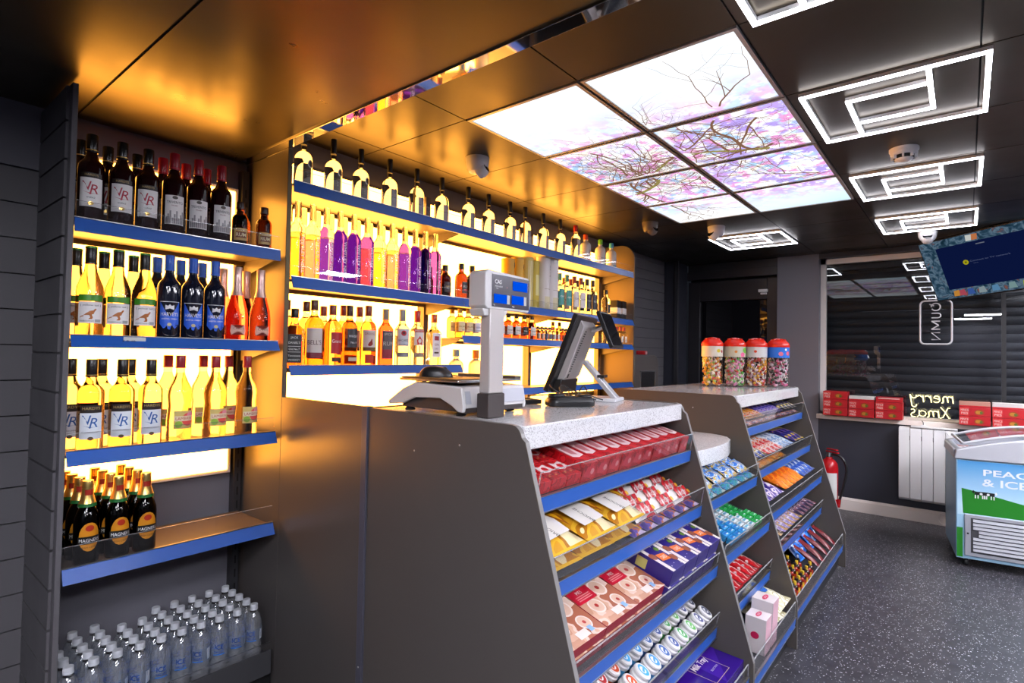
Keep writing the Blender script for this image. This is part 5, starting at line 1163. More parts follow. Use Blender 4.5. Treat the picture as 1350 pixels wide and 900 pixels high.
jar(4.125, 1.145, 'lollipop jar with plain grey-white band', '#c2c0bc', ['#d8a81c', '#c84a3a', '#d8b8c8', '#8a3a3a', '#e0d8c8', '#c89038'], [(-.055, .004, .01, '#c84018')])
jar(4.222, 1.025, 'lollipop jar with bright blue band', '#1f6ac8', ['#c86a90', '#5a6a50', '#d8a0b8', '#3a3a3a', '#e0d8dc', '#a83a4a'], [(-.035, -.01, .016, '#d8728a'), (.02, -.006, .017, '#d8607a'), (.055, .01, .013, '#6a3a90'), (.0, .02, .008, '#d8dce8')])
# ---------------------------------------------------------------- retail scale
ZT = 1.2065
t = thing('shop_scale', 'white retail weighing scale with raised pole display on the near counter', 'scale', (1.38, 1.35, ZT))
O = t.location; M_SC = mat('scale_white', (.6, .585, .58), .35); M_SCD = mat('scale_dark_base', (.05, .04, .038), .45)
hx_, hd_ = .155, .165
b = MB()
side = [(-hd_, .028), (-hd_+.012, .09), (.06, .098), (.12, .075), (hd_+.03, .03), (hd_+.028, .018), (.12, .024), (.06, .048), (-.06, .052), (-.115, .03), (-.14, .014), (-hd_+.003, .014)]
b.prism([(y, z) for y, z in side], -hx_, -hx_+.012, 'x', M_SC); b.prism([(y, z) for y, z in side], hx_-.012, hx_, 'x', M_SC)
b.prism([(-hd_, .026), (-hd_+.012, .09), (.06, .098), (.12, .075), (hd_+.03, .03), (hd_+.03, .024), (.1, .06), (-.1, .06), (-.13, .026)], -hx_+.012, hx_-.012, 'x', M_SC)
b.build('housing', t, bevel=.004)
b = MB(); b.box(-hx_+.02, hx_-.02, -hd_+.02, hd_-.02, .012, .058, M_SCD); b.box(-hx_+.005, hx_-.005, -hd_+.006, -hd_+.03, .01, .03, M_SCD); b.build('base', t, bevel=.004)
for x, y in ((-.12, -.12), (.12, -.12), (-.12, .12), (.12, .12)):
    b = MB(); b.lathe([(.016, .0005), (.018, .004), (.012, .013)], M_BLACK, 16, Matrix.Translation((x, y, 0))); b.build('foot', t)
b = MB(); F = FRONT(0, -hd_-.0006, 0); X = Matrix.Translation((0, -hd_+.0055, .058)) @ Matrix.Rotation(R(-11), 4, 'X') @ frame((0, -.0035, 0), (1, 0, 0), (0, 0, 1))
b.rect(-.145, -.122, -.02, .02, P_('#a8aab4', .3), X, .001); b.build('front_window', t); b = MB(); b.rect(-.04, .145, -.022, .022, P_('#aeb0ba', .3), X, .001); b.build('front_window', t)
b = MB(); b.box(-.145, .172, -.13, .15, .102, .11, M_STEEL); b.box(-.09, .09, -.07, .09, .098, .102, M_BLACK); b.box(.136, .172, -.13, .15, .11, .12, M_SHELF); b.build('weighing_plate', t, bevel=.003)
b = MB(); b.box(-.145, .0, -.12, .14, .1105, .114, P_('#7a5a34', .4)); b.build('plate_mat', t, bevel=.001)
# pole and head
PX, PY = -.084, -.215
b = MB(); b.box(PX-.038, PX+.038, PY-.022, PY+.026, 0.0005, .074, M_SCD); b.build('pole_foot', t, bevel=.003)
b = MB(); b.box(PX-.034, PX+.034, PY-.019, PY+.021, .074, .335, mat('scale_pole', (.5, .46, .44), .32, metal=.15)); b.build('pole', t, bevel=.004)
b = MB(); hw, hh = .112, .058; HX, HY, HZ = -.025, PY+.02, .39
b.prism([(-hw+.012, -hh), (hw-.012, -hh), (hw-.002, -hh+.012), (hw, 0), (hw-.004, hh-.012), (hw-.014, hh-.002), (-hw+.014, hh+.004), (-hw, hh-.006), (-hw, -hh+.01)], HY-.034, HY+.034, 'y', M_SC, Matrix.Translation((HX, 0, HZ)))
b.prism([(-.06, -hh), (-.052, -hh-.022), (.046, -hh-.022), (.06, -hh)], HY-.031, HY+.026, 'y', M_SC, Matrix.Translation((PX, 0, HZ))); b.lathe([(.008, 0), (.008, .006), (0, .007)], M_SC, 12, Matrix.Translation((HX-.06, HY, HZ+hh+.003)))
hd = b.build('display_head', t, bevel=.006)
F = FRONT(HX, HY-.0345, HZ); M_DK = mat('display_surround', (.028, .022, .04), .25); M_LCD = emis('blue_lcd', (.0, .09, .9), .9)
b = MB(); b.rect(-.083, .104, -.05, .05, M_DK, F, .0008); b.text('*CAS', -.055, .028, .013, M_WINK, F, .0016); b.text('RETAIL SCALE', -.052, .014, .004, M_WINK, F, .0016); b.text('15 kg', -.06, .007, .004, M_WINK, F, .0016); b.text('F', -.012, .013, .006, P_('#c06060'), F, .0016)
b.text('kg', -.072, -.044, .006, M_WINK, F, .0016); b.text('£/kg', .02, -.044, .006, M_WINK, F, .0016); b.build('display_panel', hd)
for x0, x1, y0, y1 in ((.016, .092, .008, .038), (-.074, -.012, -.038, -.01), (.012, .074, -.036, -.008)):
    b = MB(); b.rect(x0, x1, y0, y1, M_LCD, F, .0016)
    if y0 < 0: b.rect(x1+.001, x1+.014, y0, y1, P_('#b8b8b4', .4), F, .0016)
    b.build('lcd_window', hd)
b = MB(); F2 = FRONT(PX, HY-.0315, HZ); b.rect(-.03, .022, -hh-.018, -hh+.004, P_('#2c68a4', .3), F2, .0008); b.build('blue_sticker', hd)
# computer mouse on the scale
t = thing('computer_mouse', 'black computer mouse left on the weighing scale plate', 'mouse', (1.31, 1.40, ZT+.1145), (0, 0, -2.45))
b = MB(); vs = []; n, m_ = 9, 16
for i in range(n):
    v = i/(n-1); 
    for j in range(m_):
        a = 2*PI*j/m_; rx_ = .032*(1-.0*v)*math.cos(v*PI/2)**.55 if v < 1 else 0; ry_ = .058*math.cos(v*PI/2)**.5 if v < 1 else 0
        x, y = rx_*math.cos(a), ry_*math.sin(a); vs.append((x, y, .036*math.sin(v*PI/2)*(1-.28*(y/.058)**2 - .12*y/.058)))
fs = [(i*m_+j, i*m_+(j+1) % m_, (i+1)*m_+(j+1) % m_, (i+1)*m_+j) for i in range(n-1) for j in range(m_)]+[tuple(reversed(range(m_)))]
b.add(vs, fs, M_BLACK); b.build('shell', t, smooth=60)
b = MB(); b.lathe([(.007, -.003), (.008, 0), (.007, .003)], M_GREYP, 14, frame((0, .03, .027), (0, 1, 0), (0, 0, 1))); b.build('scroll_wheel', t)
b = MB(); b.tube([(0, .058, .006), (.01, .075, .004), (.0, .09, .002)], .0018, M_BLACK, 6); b.build('cable', t)
# ---------------------------------------------------------------- till screen with customer display, seen from behind
t = thing('till_terminal', 'touch-screen till seen from behind on a slanted silver arm', 'till', (2.14, 1.355, ZT), (0, 0, R(15)))
# local +y looks to the staff side; the screen leans back towards +y... its back faces -y
b = MB(); b.prism([(-.085, 0), (.085, 0), (.075, .014), (-.075, .014)], -.19, .04, 'y', mat('till_base_white', (.6, .6, .62), .3)); b.build('base', t, bevel=.003)
b = MB(); b.prism([(-.185, .012), (-.155, .012), (-.02, .165), (-.035, .178)], -.03, .03, 'x', mat('silver_arm', (.62, .62, .64), .3, metal=.5)); b.build('arm', t, bevel=.004)
b = MB(); b.box(-.032, .032, -.125, -.095, .1, .112, M_BLACK); b.build('arm_clip', t)
SX = Matrix.Translation((0, .03, .215)) @ Matrix.Rotation(R(22), 4, 'X')
b = MB(); b.box(-.155, .155, -.012, .012, -.19, .17, M_BLACK, SX); b.build('screen_frame', t, bevel=.004)
b = MB(); b.rect(-.145, .145, -.175, .16, mat('screen_glass', (.01, .01, .012), .05), SX @ frame((0, .0125, 0), (-1, 0, 0), (0, 0, 1)), .0004); b.build('touch_screen', t)
b = MB(); b.prism([(-.012, -.14), (-.012, .15), (-.04, .13), (-.046, -.1), (-.03, -.14)], -.1, .1, 'x', mat('till_grey_case', (.42, .39, .38), .4), SX); case = b.build('rear_case', t, bevel=.004)
b = MB(); Bk = SX @ frame((0, -.0452, 0), (1, 0, 0), (0, 0, 1))
for k in range(18): b.rect(-.085, -.06, -.08+.011*k, -.075+.011*k, M_INK, Bk, .0008)
b.rect(-.085, -.065, -.11, -.092, M_INK, Bk, .0012); b.build('vent_slots', case)
b = MB(); b.prism([(-.012, -.19), (-.012, -.13), (-.04, -.12), (-.05, -.18)], -.12, .12, 'x', M_BLACK, SX); b.build('port_cover', t, bevel=.003)
CX = Matrix.Translation((.03, -.135, .31)) @ Matrix.Rotation(R(-22), 4, 'X')
b = MB(); b.tube([SX @ Vector((.03, -.03, .12)), SX @ Vector((.03, -.05, .125)), CX @ Vector((0, .008, .03))], .012, M_STEEL, 10); b.build('hinge', t)
b = MB(); b.box(-.1, .1, -.009, .009, -.085, .085, M_BLACK, CX); b.build('customer_display', t, bevel=.003)
b = MB(); b.rect(-.092, .092, -.075, .075, mat('screen_glass', (.01, .01, .012), .05), CX @ frame((0, -.0092, 0), (1, 0, 0), (0, 0, 1)), .0004); b.build('customer_screen', t)
# black card-machine cradle with cables
t = thing('card_machine_cradle', 'low black plastic cradle with cables in front of the till', 'cradle', (1.82, 1.19, ZT), (0, 0, R(-38)))
b = MB(); b.rlathe([(.96, .03, .0005), (1, .035, .006), (1, .035, .02), (.9, .03, .032), (.7, .025, .036)], M_BLACK, .095, .05); b.lathe([(.03, .03), (.034, .04), (.03, .047), (0, .048)], M_BLACK, 20, Matrix.Translation((-.055, 0, 0))); b.lathe([(.028, .03), (.032, .038), (.024, .044), (0, .045)], M_BLACK, 20, Matrix.Translation((.06, 0, 0)))
b.build('cradle', t, bevel=.002, smooth=50)
rc = random.Random(4)
for k in range(4):
    b = MB(); p = [(-.03+.02*k, .03, .034), (-.06+.04*k, .07, .075-.01*k), (-.02+.04*k, .12, .05+.02*(k % 2)), (.05+.03*k, .15, .03), (.1+.03*k, .13, .012)]
    sp = []
    for i in range(len(p)-1):
        for q in range(6):
            u = q/6; P0, P1, P2, P3 = [Vector(p[max(0, min(len(p)-1, i+d_))]) for d_ in (-1, 0, 1, 2)]
            sp.append(.5*((2*P1)+(P2-P0)*u+(2*P0-5*P1+4*P2-P3)*u*u+(3*P1-P0-3*P2+P3)*u**3))
    b.tube(sp+[Vector(p[-1])], .0028, M_BLACK, 7); b.build('cable', t)
t = thing('receipt_tray', 'flat dark tray of brown paper slips between scale and till', 'tray', (1.72, 1.42, ZT), (0, 0, R(-20)))
b = MB(); b.box(-.11, .11, -.08, .08, .0005, .004, M_BLACK)
for q in ((-.11, .11, -.08, -.074), (-.11, .11, .074, .08), (-.11, -.104, -.08, .08), (.104, .11, -.08, .08)): b.box(*q, .004, .018, M_BLACK)
b.build('tray', t, bevel=.001); b = MB()
for k in range(5): b.box(-.09, .09, -.06, .06, .0045+.002*k, .006+.002*k, P_('#b08a50', .6), Matrix.Rotation(R(3*k-6), 4, 'Z'))
b.build('paper_slips', t)
# ---------------------------------------------------------------- grey cabinet beyond the spirits shelves
t = thing('cabinet', 'grey cabinet with rounded corner and dark opening beyond the spirits shelves', 'cabinet', (4.62, 2.3, 0))
pts = [(-.26, 0), (.22, 0), (.22, 1.33)]+[(.13+.09*math.cos(a), 1.33+.09*math.sin(a)) for a in [PI/2*i/8 for i in range(1, 9)]]+[(-.26, 1.42)]
b = MB(); b.prism(pts, -.1, .0, 'y', M_LAM); b.prism([(-.26, 0), (.2, 0), (.2, 1.4), (-.26, 1.4)], .0, .22, 'y', M_LAM); b.build('body', t, bevel=.004)
b = MB(); F = FRONT(0, -.1, 0); b.rect(-.14, .14, .85, 1.27, M_BLACK, F, .001)
for q in ((-.15, -.14, .85, 1.28), (.14, .15, .85, 1.28), (-.15, .15, 1.27, 1.28)): b.box(q[0], q[1], -.106, -.1, q[2], q[3], M_STEEL)
b.build('opening', t)
t = thing('red_packet', 'small red packet lying on top of the grey cabinet', 'packet', (4.62, 2.26, 1.4215), (0, 0, .3))
MB().box(-.075, .075, -.04, .04, 0, .035, P_('#a8141c', .3)).build('wrapper', t, bevel=.008); MB().rect(-.04, .04, .008, .026, P_('#d8b0b0'), FRONT(0, -.04, 0), .0006).build('print', t)
# ---------------------------------------------------------------- window sill: red pie boxes, neon sign, hanging sign
def d_sill(b, w, d, h):
    F = LEFT(-w/2, 0, 0); b.rect(-d*.5, -d*.2, h*.05, h*.95, P_('#c03030', .4), F, .0006)
    b.text('MINCE', -d*.33, h*.66, h*.24, P_('#d8c0b8'), F, .0012, w=d*.26); b.text('PIES', -d*.33, h*.3, h*.24, P_('#d8c0b8'), F, .0012, w=d*.22)
    b.disc(d*.14, h*.45, d*.16, P_('#8a3a10', .4), F, .0008, 16, h*.3); b.disc(d*.12, h*.45, d*.1, P_('#a87020', .4), F, .0012, 14, h*.2); b.disc(d*.2, h*.42, d*.05, P_('#4a5a1a', .4), F, .0016, 10, h*.14)
mk_ = Many(carton('pie_box', .13, .2, .074, P_('#a81820', .35), d_sill), 'red pie boxes on the window sill')
I4 = Matrix.Identity(4); n_ = 0
def sill(x, y, k, lab_, rz=0):
    mk_(Matrix.Translation((x, y, SILL+.001)), 0, 0, .076*k, lab_, rz)
lv = ['bottom', 'second', 'third']
for c, (y, n) in enumerate([(.955, 3), (.745, 2), (.535, 2)]):
    for k in range(n): sill(6.055, y, k, 'red pie box on the sill, %s of the %s stack from the window frame' % (lv[k], ORD[c]), rp.uniform(-.03, .03))
for c, (y, n) in enumerate([(-.055, 2), (-.265, 2), (-.475, 2)]):
    for k in range(n): sill(6.055, y, k, 'red pie box on the sill, %s of the %s stack past the neon sign' % (lv[k], ORD[c]), rp.uniform(-.03, .03))
t = thing('white_carton', 'open white-topped carton lying on the middle red boxes by the window frame', 'box', (6.06, .745, SILL+.153)); MB().box(-.06, .06, -.1, .1, 0, .04, P_('#c0bcb8', .5)).build('carton', t, bevel=.002); MB().box(-.061, .061, -.101, .101, 0, .012, P_('#a81820', .35)).build('red_base', t)
t = thing('pie_box', 'short red box lying on the third stack from the window frame', 'box', (6.06, .535, SILL+.153)); MB().box(-.06, .06, -.098, .098, 0, .042, P_('#a81820', .35)).build('carton', t, bevel=.002); b = MB(); b.rect(-.08, .08, .026, .036, P_('#d0a8a0'), LEFT(-.06, 0, 0), .0006); b.build('print', t)
for j, (y, s_) in enumerate(((-.055, 'first'), (-.265, 'second'))):
    t = thing('white_carton', 'white-topped carton on the %s red stack past the neon sign' % s_, 'box', (6.06, y, SILL+.153)); MB().box(-.06, .06, -.1, .1, 0, .042, P_(('#a87868', '#b8b2b0')[j], .5)).build('carton', t, bevel=.002); MB().box(-.061, .061, -.101, .101, 0, .01, P_('#a81820', .35)).build('red_base', t)
# neon greeting, facing the street so its letters read backwards from inside
M_NEON = emis('warm_neon_tube', (1, .88, .42), 2.6)
def arc(cx, cy, r, a0, a1, n=8, ry=None): return [(cx+r*math.cos(R(a0+(a1-a0)*i/n)), cy+(ry or r)*math.sin(R(a0+(a1-a0)*i/n))) for i in range(n+1)]
GL = {'m': [(0, 0), (.1, .9)]+arc(.38, .6, .22, 150, 0)+[(.52, .1)]+arc(.8, .6, .22, 150, 0)+arc(1.12, .15, .12, 180, 300),
      'e': [(.1, .45), (.5, .55)]+arc(.42, .6, .28, 0, 200)+arc(.45, .4, .36, 180, 320), 'r': [(.1, 0), (.2, .85), (.3, .6)]+arc(.55, .62, .22, 150, 20),
      'y': arc(.35, .75, .28, 150, 340)+[(.75, .95), (.55, -.3)]+arc(.3, -.4, .25, 0, -200), 'X1': [(0, 1.3), (.25, 1.25), (.7, .1), (1.0, 0)], 'X2': [(.95, 1.35), (.6, .9), (.1, 0), (0, .1)],
      'a': arc(.4, .42, .36, 30, 330)+[(.74, .85), (.74, .15), (.95, 0)], 's': [(.1, 0)]+arc(.3, .22, .26, -90, 60)+arc(.4, .7, .22, 240, 40)}
t = thing('neon_sign', 'lit yellow neon greeting sign on the sill with letters reading backwards', 'sign', (6.09, .24, SILL))
b = MB(); F = frame((0, 0, 0), (0, 1, 0), (0, 0, 1))   # x runs the other way round: mirrored from indoors
def word(seq, x, y, s, dx):
    for g, w in seq:
        for gg in g:
            pts_ = [F @ Vector((x+u*s, y+v*s, 0)) for u, v in GL[gg]]; b.tube(pts_, .0043, M_NEON, 6)
        x += w*s
    return x
word([(['m'], 1.25), (['e'], .85), (['r'], .8), (['r'], .8), (['y'], .9)], -.155, .165, .068, 0)
word([(['X1', 'X2'], 1.1), (['m'], 1.25), (['a'], 1.0), (['s'], .7)], -.135, .035, .07, 0)
b.build('tube_letters', t, smooth=60)
b = MB(); b.box(.014, .018, -.175, .175, .006, .25, M_ACR); b.box(-.006, .02, -.16, .16, 0, .006, M_ACR); b.build('clear_backplate', t)
t = thing('plug_adapter', 'small white plug adapter hanging just below the neon sign', 'adapter', (XW-.031, .29, SILL-.062)); MB().box(-.02, 0, -.018, .018, -.03, .03, M_WHITE).build('case', t, bevel=.003); MB().tube([(-.01, 0, .03), (-.012, -.0, .05), (-.004, .01, .0645)], .003, M_BLACK, 6).build('plug', t)
# hanging tube sign (unlit white), lettering turned on its side and reversed
t = thing('hanging_tube_sign', 'unlit white tube sign in rounded frame hanging inside the dark window', 'sign', (6.105, .205, 1.56)); M_TUBE = mat('unlit_white_tube', (.5, .5, .52), .3)
b = MB(); W, H, c = .11, .38, .035; path = []
for cx, cy, a0 in ((W-c, H-c, 0), (-W+c, H-c, 90), (-W+c, c, 180), (W-c, c, 270)): path += arc(cx, cy, c, a0, a0+90, 5)
b.tube([(0, u, v) for u, v in path], .007, M_TUBE, 8, closed=True); fr = b.build('frame', t)
b = MB(); S_ = .052
def seg(pts_): b.tube([(0, u, v) for u, v in pts_], .0055, M_TUBE, 6)
seg(arc(0, .325, .032, 0, 330, 14)); seg([(.012, .335), (.045, .35)])
seg([(.03, .27), (-.015, .27)]+arc(-.015, .25, .02, 90, 270, 5)+[(.03, .23)])
seg([(-.03, .2), (.03, .2)]); seg([(.03, .2), (-.02, .165)]); seg([(-.02, .165), (.03, .13)]); seg([(.03, .13), (-.03, .13)])
seg([(-.03, .1), (.03, .1), (-.03, .04), (.03, .04)])
b.build('tube_letters', t); b = MB(); b.tube([(0, -.07, H), (0, -.06, .84)], .0012, M_BLACK, 5); b.tube([(0, .07, H), (0, .06, .84)], .0012, M_BLACK, 5); b.build('hanging_wires', t)
# ---------------------------------------------------------------- radiator, extinguisher, cable
t = thing('radiator', 'white five-section panel radiator under the window sill', 'radiator', (6.0, .255, .2)); M_RADW = mat('radiator_white', (.62, .61, .6), .3)
for k in range(5):
    b = MB(); y1_ = .205-.0815*k; y0_ = y1_-.079
    if k == 0: pr = [(-.04, .02+.03), (-.04, .6), (-.03, .625), (.05, .63), (.05, .0), (-.015, .0), (-.035, .02)]
    else: pr = [(-.04, .02), (-.04, .6), (-.03, .625), (.05, .63), (.05, .0), (-.025, .0)]
    b.prism(pr, y0_, y1_, 'x' if False else 'y', M_RADW) if False else b.add([(x, y0_, z) for x, z in pr]+[(x, y1_, z) for x, z in pr], [tuple(range(len(pr)))[::-1], tuple(range(len(pr), 2*len(pr)))]+[(i, (i+1) % len(pr), len(pr)+(i+1) % len(pr), len(pr)+i) for i in range(len(pr))], M_RADW)
    b.box(-.0405, -.035, y0_-.0015, y0_+.003, .52, .56, M_BLACK); b.build('section', t, bevel=.008 if k == 0 else .003)
b = MB(); b.box(-.035, .045, -.2, .12, .6305, .645, M_RADW); b.build('top_tray', t, bevel=.004); b = MB(); b.box(.05, .0995, -.12, .14, .1, .5, M_GREYP); b.build('wall_bracket', t)
b = MB(); b.tube([(-.02, -.08, .645), (-.05, -.12, .62), (-.055, -.17, .56)], .003, M_RADW, 6); b.build('sensor_wire', t)
t = thing('fire_extinguisher', 'red fire extinguisher with black hose standing beyond the far counter', 'fire extinguisher', (5.95, .995, 0)); M_EXT = mat('extinguisher_red', '#b4141c', .25)
b = MB(); b.lathe([(.07, .0), (.075, .01), (.075, .40), (.07, .44), (.05, .47), (.03, .485), (.026, .5)], M_EXT, 28); b.build('cylinder', t)
b = MB(); b.crect(.0756, -.05, .05, .12, .36, P_('#c8c8c4', .4), 8, Matrix.Rotation(R(-60), 4, 'Z')); b.build('label', t)
b = MB(); b.lathe([(.02, .5), (.024, .505), (.022, .54), (0, .542)], M_STEEL, 16); b.box(-.012, .012, -.11, .03, .545, .556, M_EXT, Matrix.Rotation(R(-40), 4, 'Z')); b.box(-.012, .012, -.1, .02, .57, .58, M_EXT, Matrix.Rotation(R(-40), 4, 'Z')); b.build('valve_handle', t, bevel=.002)
b = MB(); b.tube([(.0, -.02, .525)]+[(-.01, -.06-.085*math.sin(a), .39+.135*math.cos(a)) for a in [PI*i/10 for i in range(0, 7)]]+[(-.012, -.115, .22), (-.012, -.09, .12)], .011, M_BLACK, 10); b.build('hose', t, smooth=60)
b = MB(); b.lathe([(.012, 0), (.022, -.07), (.02, -.072)], M_EXT, 14, Matrix.Translation((-.012, -.09, .12)) @ Matrix.Rotation(R(15), 4, 'X')); b.build('nozzle', t)
t = tag(MB().tube([(XW-.025, .14+.05*math.cos(a), .062+.05*math.sin(a)) for a in [2*PI*i/24 for i in range(25)]], .004, M_CREAM, 6).build('cable_loop', smooth=60), 'loop of cream cable against the skirting beside the freezer', 'cable')
# ---------------------------------------------------------------- ice cream freezer
t = thing('ice_cream_freezer', 'chest freezer with sky, hill and cow print and curved glass lid', 'freezer', (4.962, .055, 0), (0, 0, R(6.6))); FW, FD = 1.02, .62
M_FG = mat('freezer_grey', (.33, .34, .37), .4); M_FR = mat('freezer_rim', (.46, .47, .5), .35)
b = MB(); b.box(.0, FD, -FW, 0, .06, .735, P_('#9cc4dc', .35)); body = b.build('body', t, bevel=.006)
F = LEFT(-.0005, 0, 0)   # x runs towards -y, y up
def sky_print():
    m = mat('sky_print', '#6fb0dc', .35); nt, N, L, bb = nodes(m); tc = N.new('ShaderNodeTexCoord'); sp = N.new('ShaderNodeSeparateXYZ'); L.new(tc.outputs['Object'], sp.inputs[0])
    cr = N.new('ShaderNodeValToRGB'); e = cr.color_ramp.elements; e[0].position = .42; e[0].color = (*hx('#bcdcea'), 1); e[1].position = .74; e[1].color = (*hx('#3f92cc'), 1)
    L.new(sp.outputs[2], cr.inputs[0]); L.new(cr.outputs[0], bb.inputs['Base Color']); return m
b = MB(); b.rect(.008, FW-.01, .36, .73, sky_print(), F, .0006); gr = P_('#1f7a1e', .4)
hill = [(.008+.03, .37), (.03, .54)]+[(.03+.99*i/14, .54-.115*math.sin(min(1, i/10)*PI/2)**1.2) for i in range(1, 15)]+[(1.02-.01, .37)]
b.poly(hill, gr, F, .001); b.rect(.004, .036, .07, .27, gr, F, .001)
b.text('*PEACE, LOVE', .435, .655, .05, P_('#dfe3e6', .4), F, .0016, w=.58); b.text('*& ICE CREAM', .43, .592, .05, P_('#dfe3e6', .4), F, .0016, w=.58)
# two cows on the hill
for ox, s_ in ((.13, 1), (.175, -1)):
    wb = P_('#e4e4e4', .4); bk = P_('#0e0e10', .4)
    b.poly([(ox-.03*s_, .525), (ox+.025*s_, .527), (ox+.027*s_, .505), (ox-.03*s_, .5)][::s_], bk, F, .0016)
    for lx in (-.026, -.012, .012, .024): b.rect(ox+lx*s_-.003, ox+lx*s_+.003, .48, .503, wb, F, .0018)
    b.poly([(ox-.03*s_, .528), (ox-.038*s_, .534), (ox-.044*s_, .52), (ox-.036*s_, .51)][::s_], bk if s_ > 0 else wb, F, .0018); b.disc(ox+.004*s_, .512, .008, wb, F, .002, 10)
b.build('front_print', body)
g = MB(); g.box(-.012, -.001, -.985, -.045, .085, .365, M_FG); grl = g.build('vent_frame', t, bevel=.004)
for half, (y0, y1) in enumerate(((-.49, -.09), (-.95, -.52))):
    g = MB(); g.box(-.0135, -.0122, y0-.012, y1+.012, .11, .345, mat('vent_shadow_grey', (.06, .06, .066), .5))
    for k in range(9):
        z = .122+.0245*k; yy = y1 if k not in (4, 5) else y1-.03
        g.prism([(-.014, z), (-.024, z+.002), (-.018, z+.018), (-.014, z+.019)], y0, yy, 'y', M_FG)
    g.build('vent_louvres', grl)
g = MB(); g.box(-.014, -.0122, -.075, -.05, .2, .25, M_FG); g.lathe([(.006, 0), (.006, .004), (0, .004)], M_BLACK, 12, frame((-.0145, -.062, .238), (0, -1, 0), (0, 0, 1))); g.build('lock', grl)
# rim: long sides rise in a gentle arch to the middle
def arch(y): return .735+.155*math.sin(PI*min(1, max(0, -y/FW)))**.8 if 0 >= y >= -FW else .735
g = MB(); n = 24
for x0, x1 in ((-.012, .05), (FD-.05, FD+.012)):
    pr = [(.012, .738)]+[(.0-FW*i/n, .80+.105*math.sin(PI*i/n)) for i in range(n+1)]+[(-FW-.012, .738)]
    g.prism(pr, x0, x1, 'x', M_FR)
g.box(.05, FD-.05, -.04, .012, .738, .80, M_FR); g.box(.05, FD-.05, -FW-.012, -FW+.04, .738, .80, M_FR); g.build('rim', t, bevel=.008)
gm = clear('curved_lid_glass', (.9, .93, .95), .1, .03)
for k, (a_, c_) in enumerate(((.04, .55), (.47, .98))):
    g = MB(); vs = []; q = 14; dz = .012 if k else .026
    for i in range(q+1):
        u = a_+(c_-a_)*i/q; zz_ = .80+.105*math.sin(PI*u)+dz; vs += [(.02, -FW*u, zz_), (FD-.02, -FW*u, zz_), (.02, -FW*u, zz_+.005), (FD-.02, -FW*u, zz_+.005)]
    fs = []
    for i in range(q):
        o = 4*i; fs += [(o, o+4, o+5, o+1), (o+2, o+3, o+7, o+6), (o, o+2, o+6, o+4), (o+1, o+5, o+7, o+3)]
    g.add(vs, fs+[(0, 1, 3, 2), (4*q, 4*q+2, 4*q+3, 4*q+1)], gm); ld = g.build('lid_glass', t)
    g = MB()
    for xx in (.02, FD-.03): g.tube([(xx, v[1], v[2]+.003) for v in vs[::4]], .011, M_FR, 6)
    for u in (a_, c_): g.tube([(.02, -FW*u, .80+.105*math.sin(PI*u)+dz+.003), (FD-.02, -FW*u, .80+.105*math.sin(PI*u)+dz+.003)], .01, M_FR, 6)
    g.build('lid_frame', ld)
for x, y in ((.06, -.06), (.06, -FW+.06), (FD-.06, -.06), (FD-.06, -FW+.06)):
    g = MB(); g.lathe([(.025, -.01), (.027, 0), (.025, .01)], M_BLACK, 18, frame((x, y, .0275), (1, 0, 0), (0, 0, 1))); g.box(x-.012, x+.02, y-.016, y+.016, .045, .06, M_STEEL); g.build('castor', t)
# ice creams lying under the lid: in view only through the near end of the glass
ci = [('#c02a34', 'red'), ('#d8a0a8', 'pink'), ('#c8c0c0', 'white'), ('#8a3a2a', 'brown')]
Rz = Matrix.Translation(t.location) @ Matrix.Rotation(R(6.6), 4, 'Z')
for a_, (c_, nm) in enumerate(ci):
    m_ = Many(carton('ice_cream_box', .1, .075, .04, pat('ice_'+nm, [c_, c_, '#d8d0cc', '#6a2a30'], 24, .35), None), 'ice cream boxes in the freezer')
    for k in range(5):
        p = Rz @ Vector((.11+.125*a_, -.09-.09*k, .7365)); m_(Matrix.Translation(p), 0, 0, 0, '%s ice cream box under the freezer glass, %s from the near end' % (nm, ORD[k]), R(6.6)+rp.uniform(-.05, .05))
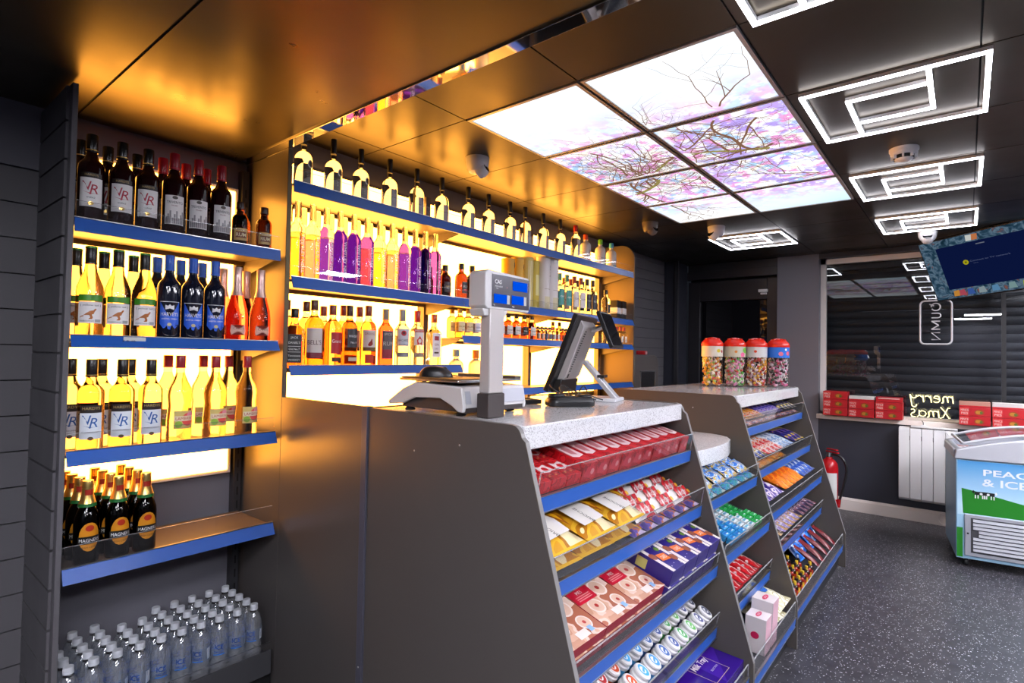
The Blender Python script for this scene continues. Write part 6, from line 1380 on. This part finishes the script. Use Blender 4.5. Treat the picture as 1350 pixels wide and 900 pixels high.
# ---------------------------------------------------------------- television on a ceiling bracket
kk = 4.70/4.5386; P0 = Vector((5.577*kk, .309*kk, 1.4+(2.359-1.4)*kk)); rr_ = Vector((-.491, -.868, .073)).normalized(); uu = Vector((-.315, .255, .914)); uu = (uu-rr_*uu.dot(rr_)).normalized(); nn = rr_.cross(uu).normalized()
TW, TH = .93, .525
mm = Matrix((rr_, uu, nn)).transposed().to_4x4(); mm.translation = P0+rr_*TW/2-uu*TH/2
t = thing('television', 'tilted wall television hanging in the window corner, dark blue screen', 'television'); t.matrix_world = mm
b = MB(); b.box(-TW/2, TW/2, -TH/2, TH/2, -.035, 0, M_BLACK); b.box(-.25, .25, -.2, .12, -.07, -.035, M_BLACK); b.build('housing', t, bevel=.004)
def scr():
    m = bpy.data.materials.new('tv_wallpaper'); m.use_nodes = True; nt = m.node_tree; N = nt.nodes; L = nt.links; N.clear()
    tc = N.new('ShaderNodeTexCoord'); n = N.new('ShaderNodeTexNoise'); n.inputs['Scale'].default_value = 14; n.inputs['Detail'].default_value = 4; n.inputs['Distortion'].default_value = 1.5; L.new(tc.outputs['Object'], n.inputs['Vector'])
    cr = N.new('ShaderNodeValToRGB'); e = cr.color_ramp.elements; cs = [(.3, '#1c3a4c'), (.43, '#35566e'), (.5, '#5a7a94'), (.57, '#7f9cb2'), (.64, '#4a6078'), (.7, '#a06a62')]
    while len(e) < len(cs): e.new(.5)
    for q, (p_, c_) in zip(e, cs): q.position = p_; q.color = (*hx(c_), 1)
    L.new(n.outputs['Fac'], cr.inputs[0]); em = N.new('ShaderNodeEmission'); em.inputs[1].default_value = .5; L.new(cr.outputs[0], em.inputs[0]); o = N.new('ShaderNodeOutputMaterial'); L.new(em.outputs[0], o.inputs[0]); return m
I0 = Matrix.Identity(4); b = MB(); w, h = TW/2-.008, TH/2-.012
b.rect(-w, w, -h, h, scr(), I0, .0006); E_ = lambda c, s=.8: emis('tv_'+c.strip('#'), c, s)
b.rect(-.345, .315, -.175, .185, E_('#0c1740'), I0, .0012); b.rect(-.06, .0, .155, .163, E_('#6a7080'), I0, .0018)
b.disc(-.165, .03, .02, E_('#b0a818'), I0, .0018, 16); b.disc(-.165, .03, .008, E_('#606018'), I0, .0022, 10); b.text('Connect to TV network', .0, .033, .012, E_('#5a6488'), I0, .0018, w=.27); b.text('Searching', -.1, .012, .008, E_('#5a6488'), I0, .0018)
b.rect(.25, .31, -.115, -.085, E_('#a8a8b8'), I0, .0018); b.rect(.2, .32, -.175, -.145, E_('#2a1448'), I0, .0018)
for k, (x, c_) in enumerate(((-.3, '#c88a3a'), (-.26, '#b04a5a'), (-.2, '#3a5aa0'), (-.12, '#8a9aa0'), (-.03, '#5a8ab0'), (.08, '#7a9a9a'), (.17, '#98a83a'), (.28, '#3a7a5a'))): b.poly([(x-.025, -.235), (x+.03, -.235), (x+.02, -.185), (x-.018, -.19)], E_(c_), I0, .0014)
for x, c_ in ((-.06, '#c87a4a'), (-.1, '#d0d4d0'), (.3, '#c8a020'), (.41, '#a85a4a')): b.poly([(x-.018, .195), (x+.02, .195), (x+.03, .24), (x-.012, .243)], E_(c_), I0, .0014)
b.build('screen', t)
b = MB(); inv = mm.inverted(); top = Vector((mm.translation.x+.1, mm.translation.y, ZC)); b.tube([inv @ top, inv @ (top-Vector((0, 0, .25))), Vector((0, 0, -.07))], .018, M_BLACK, 10); b.lathe([(.06, -.006), (.06, 0)], M_BLACK, 16, inv @ Matrix.Translation(top)); b.build('ceiling_bracket', t)
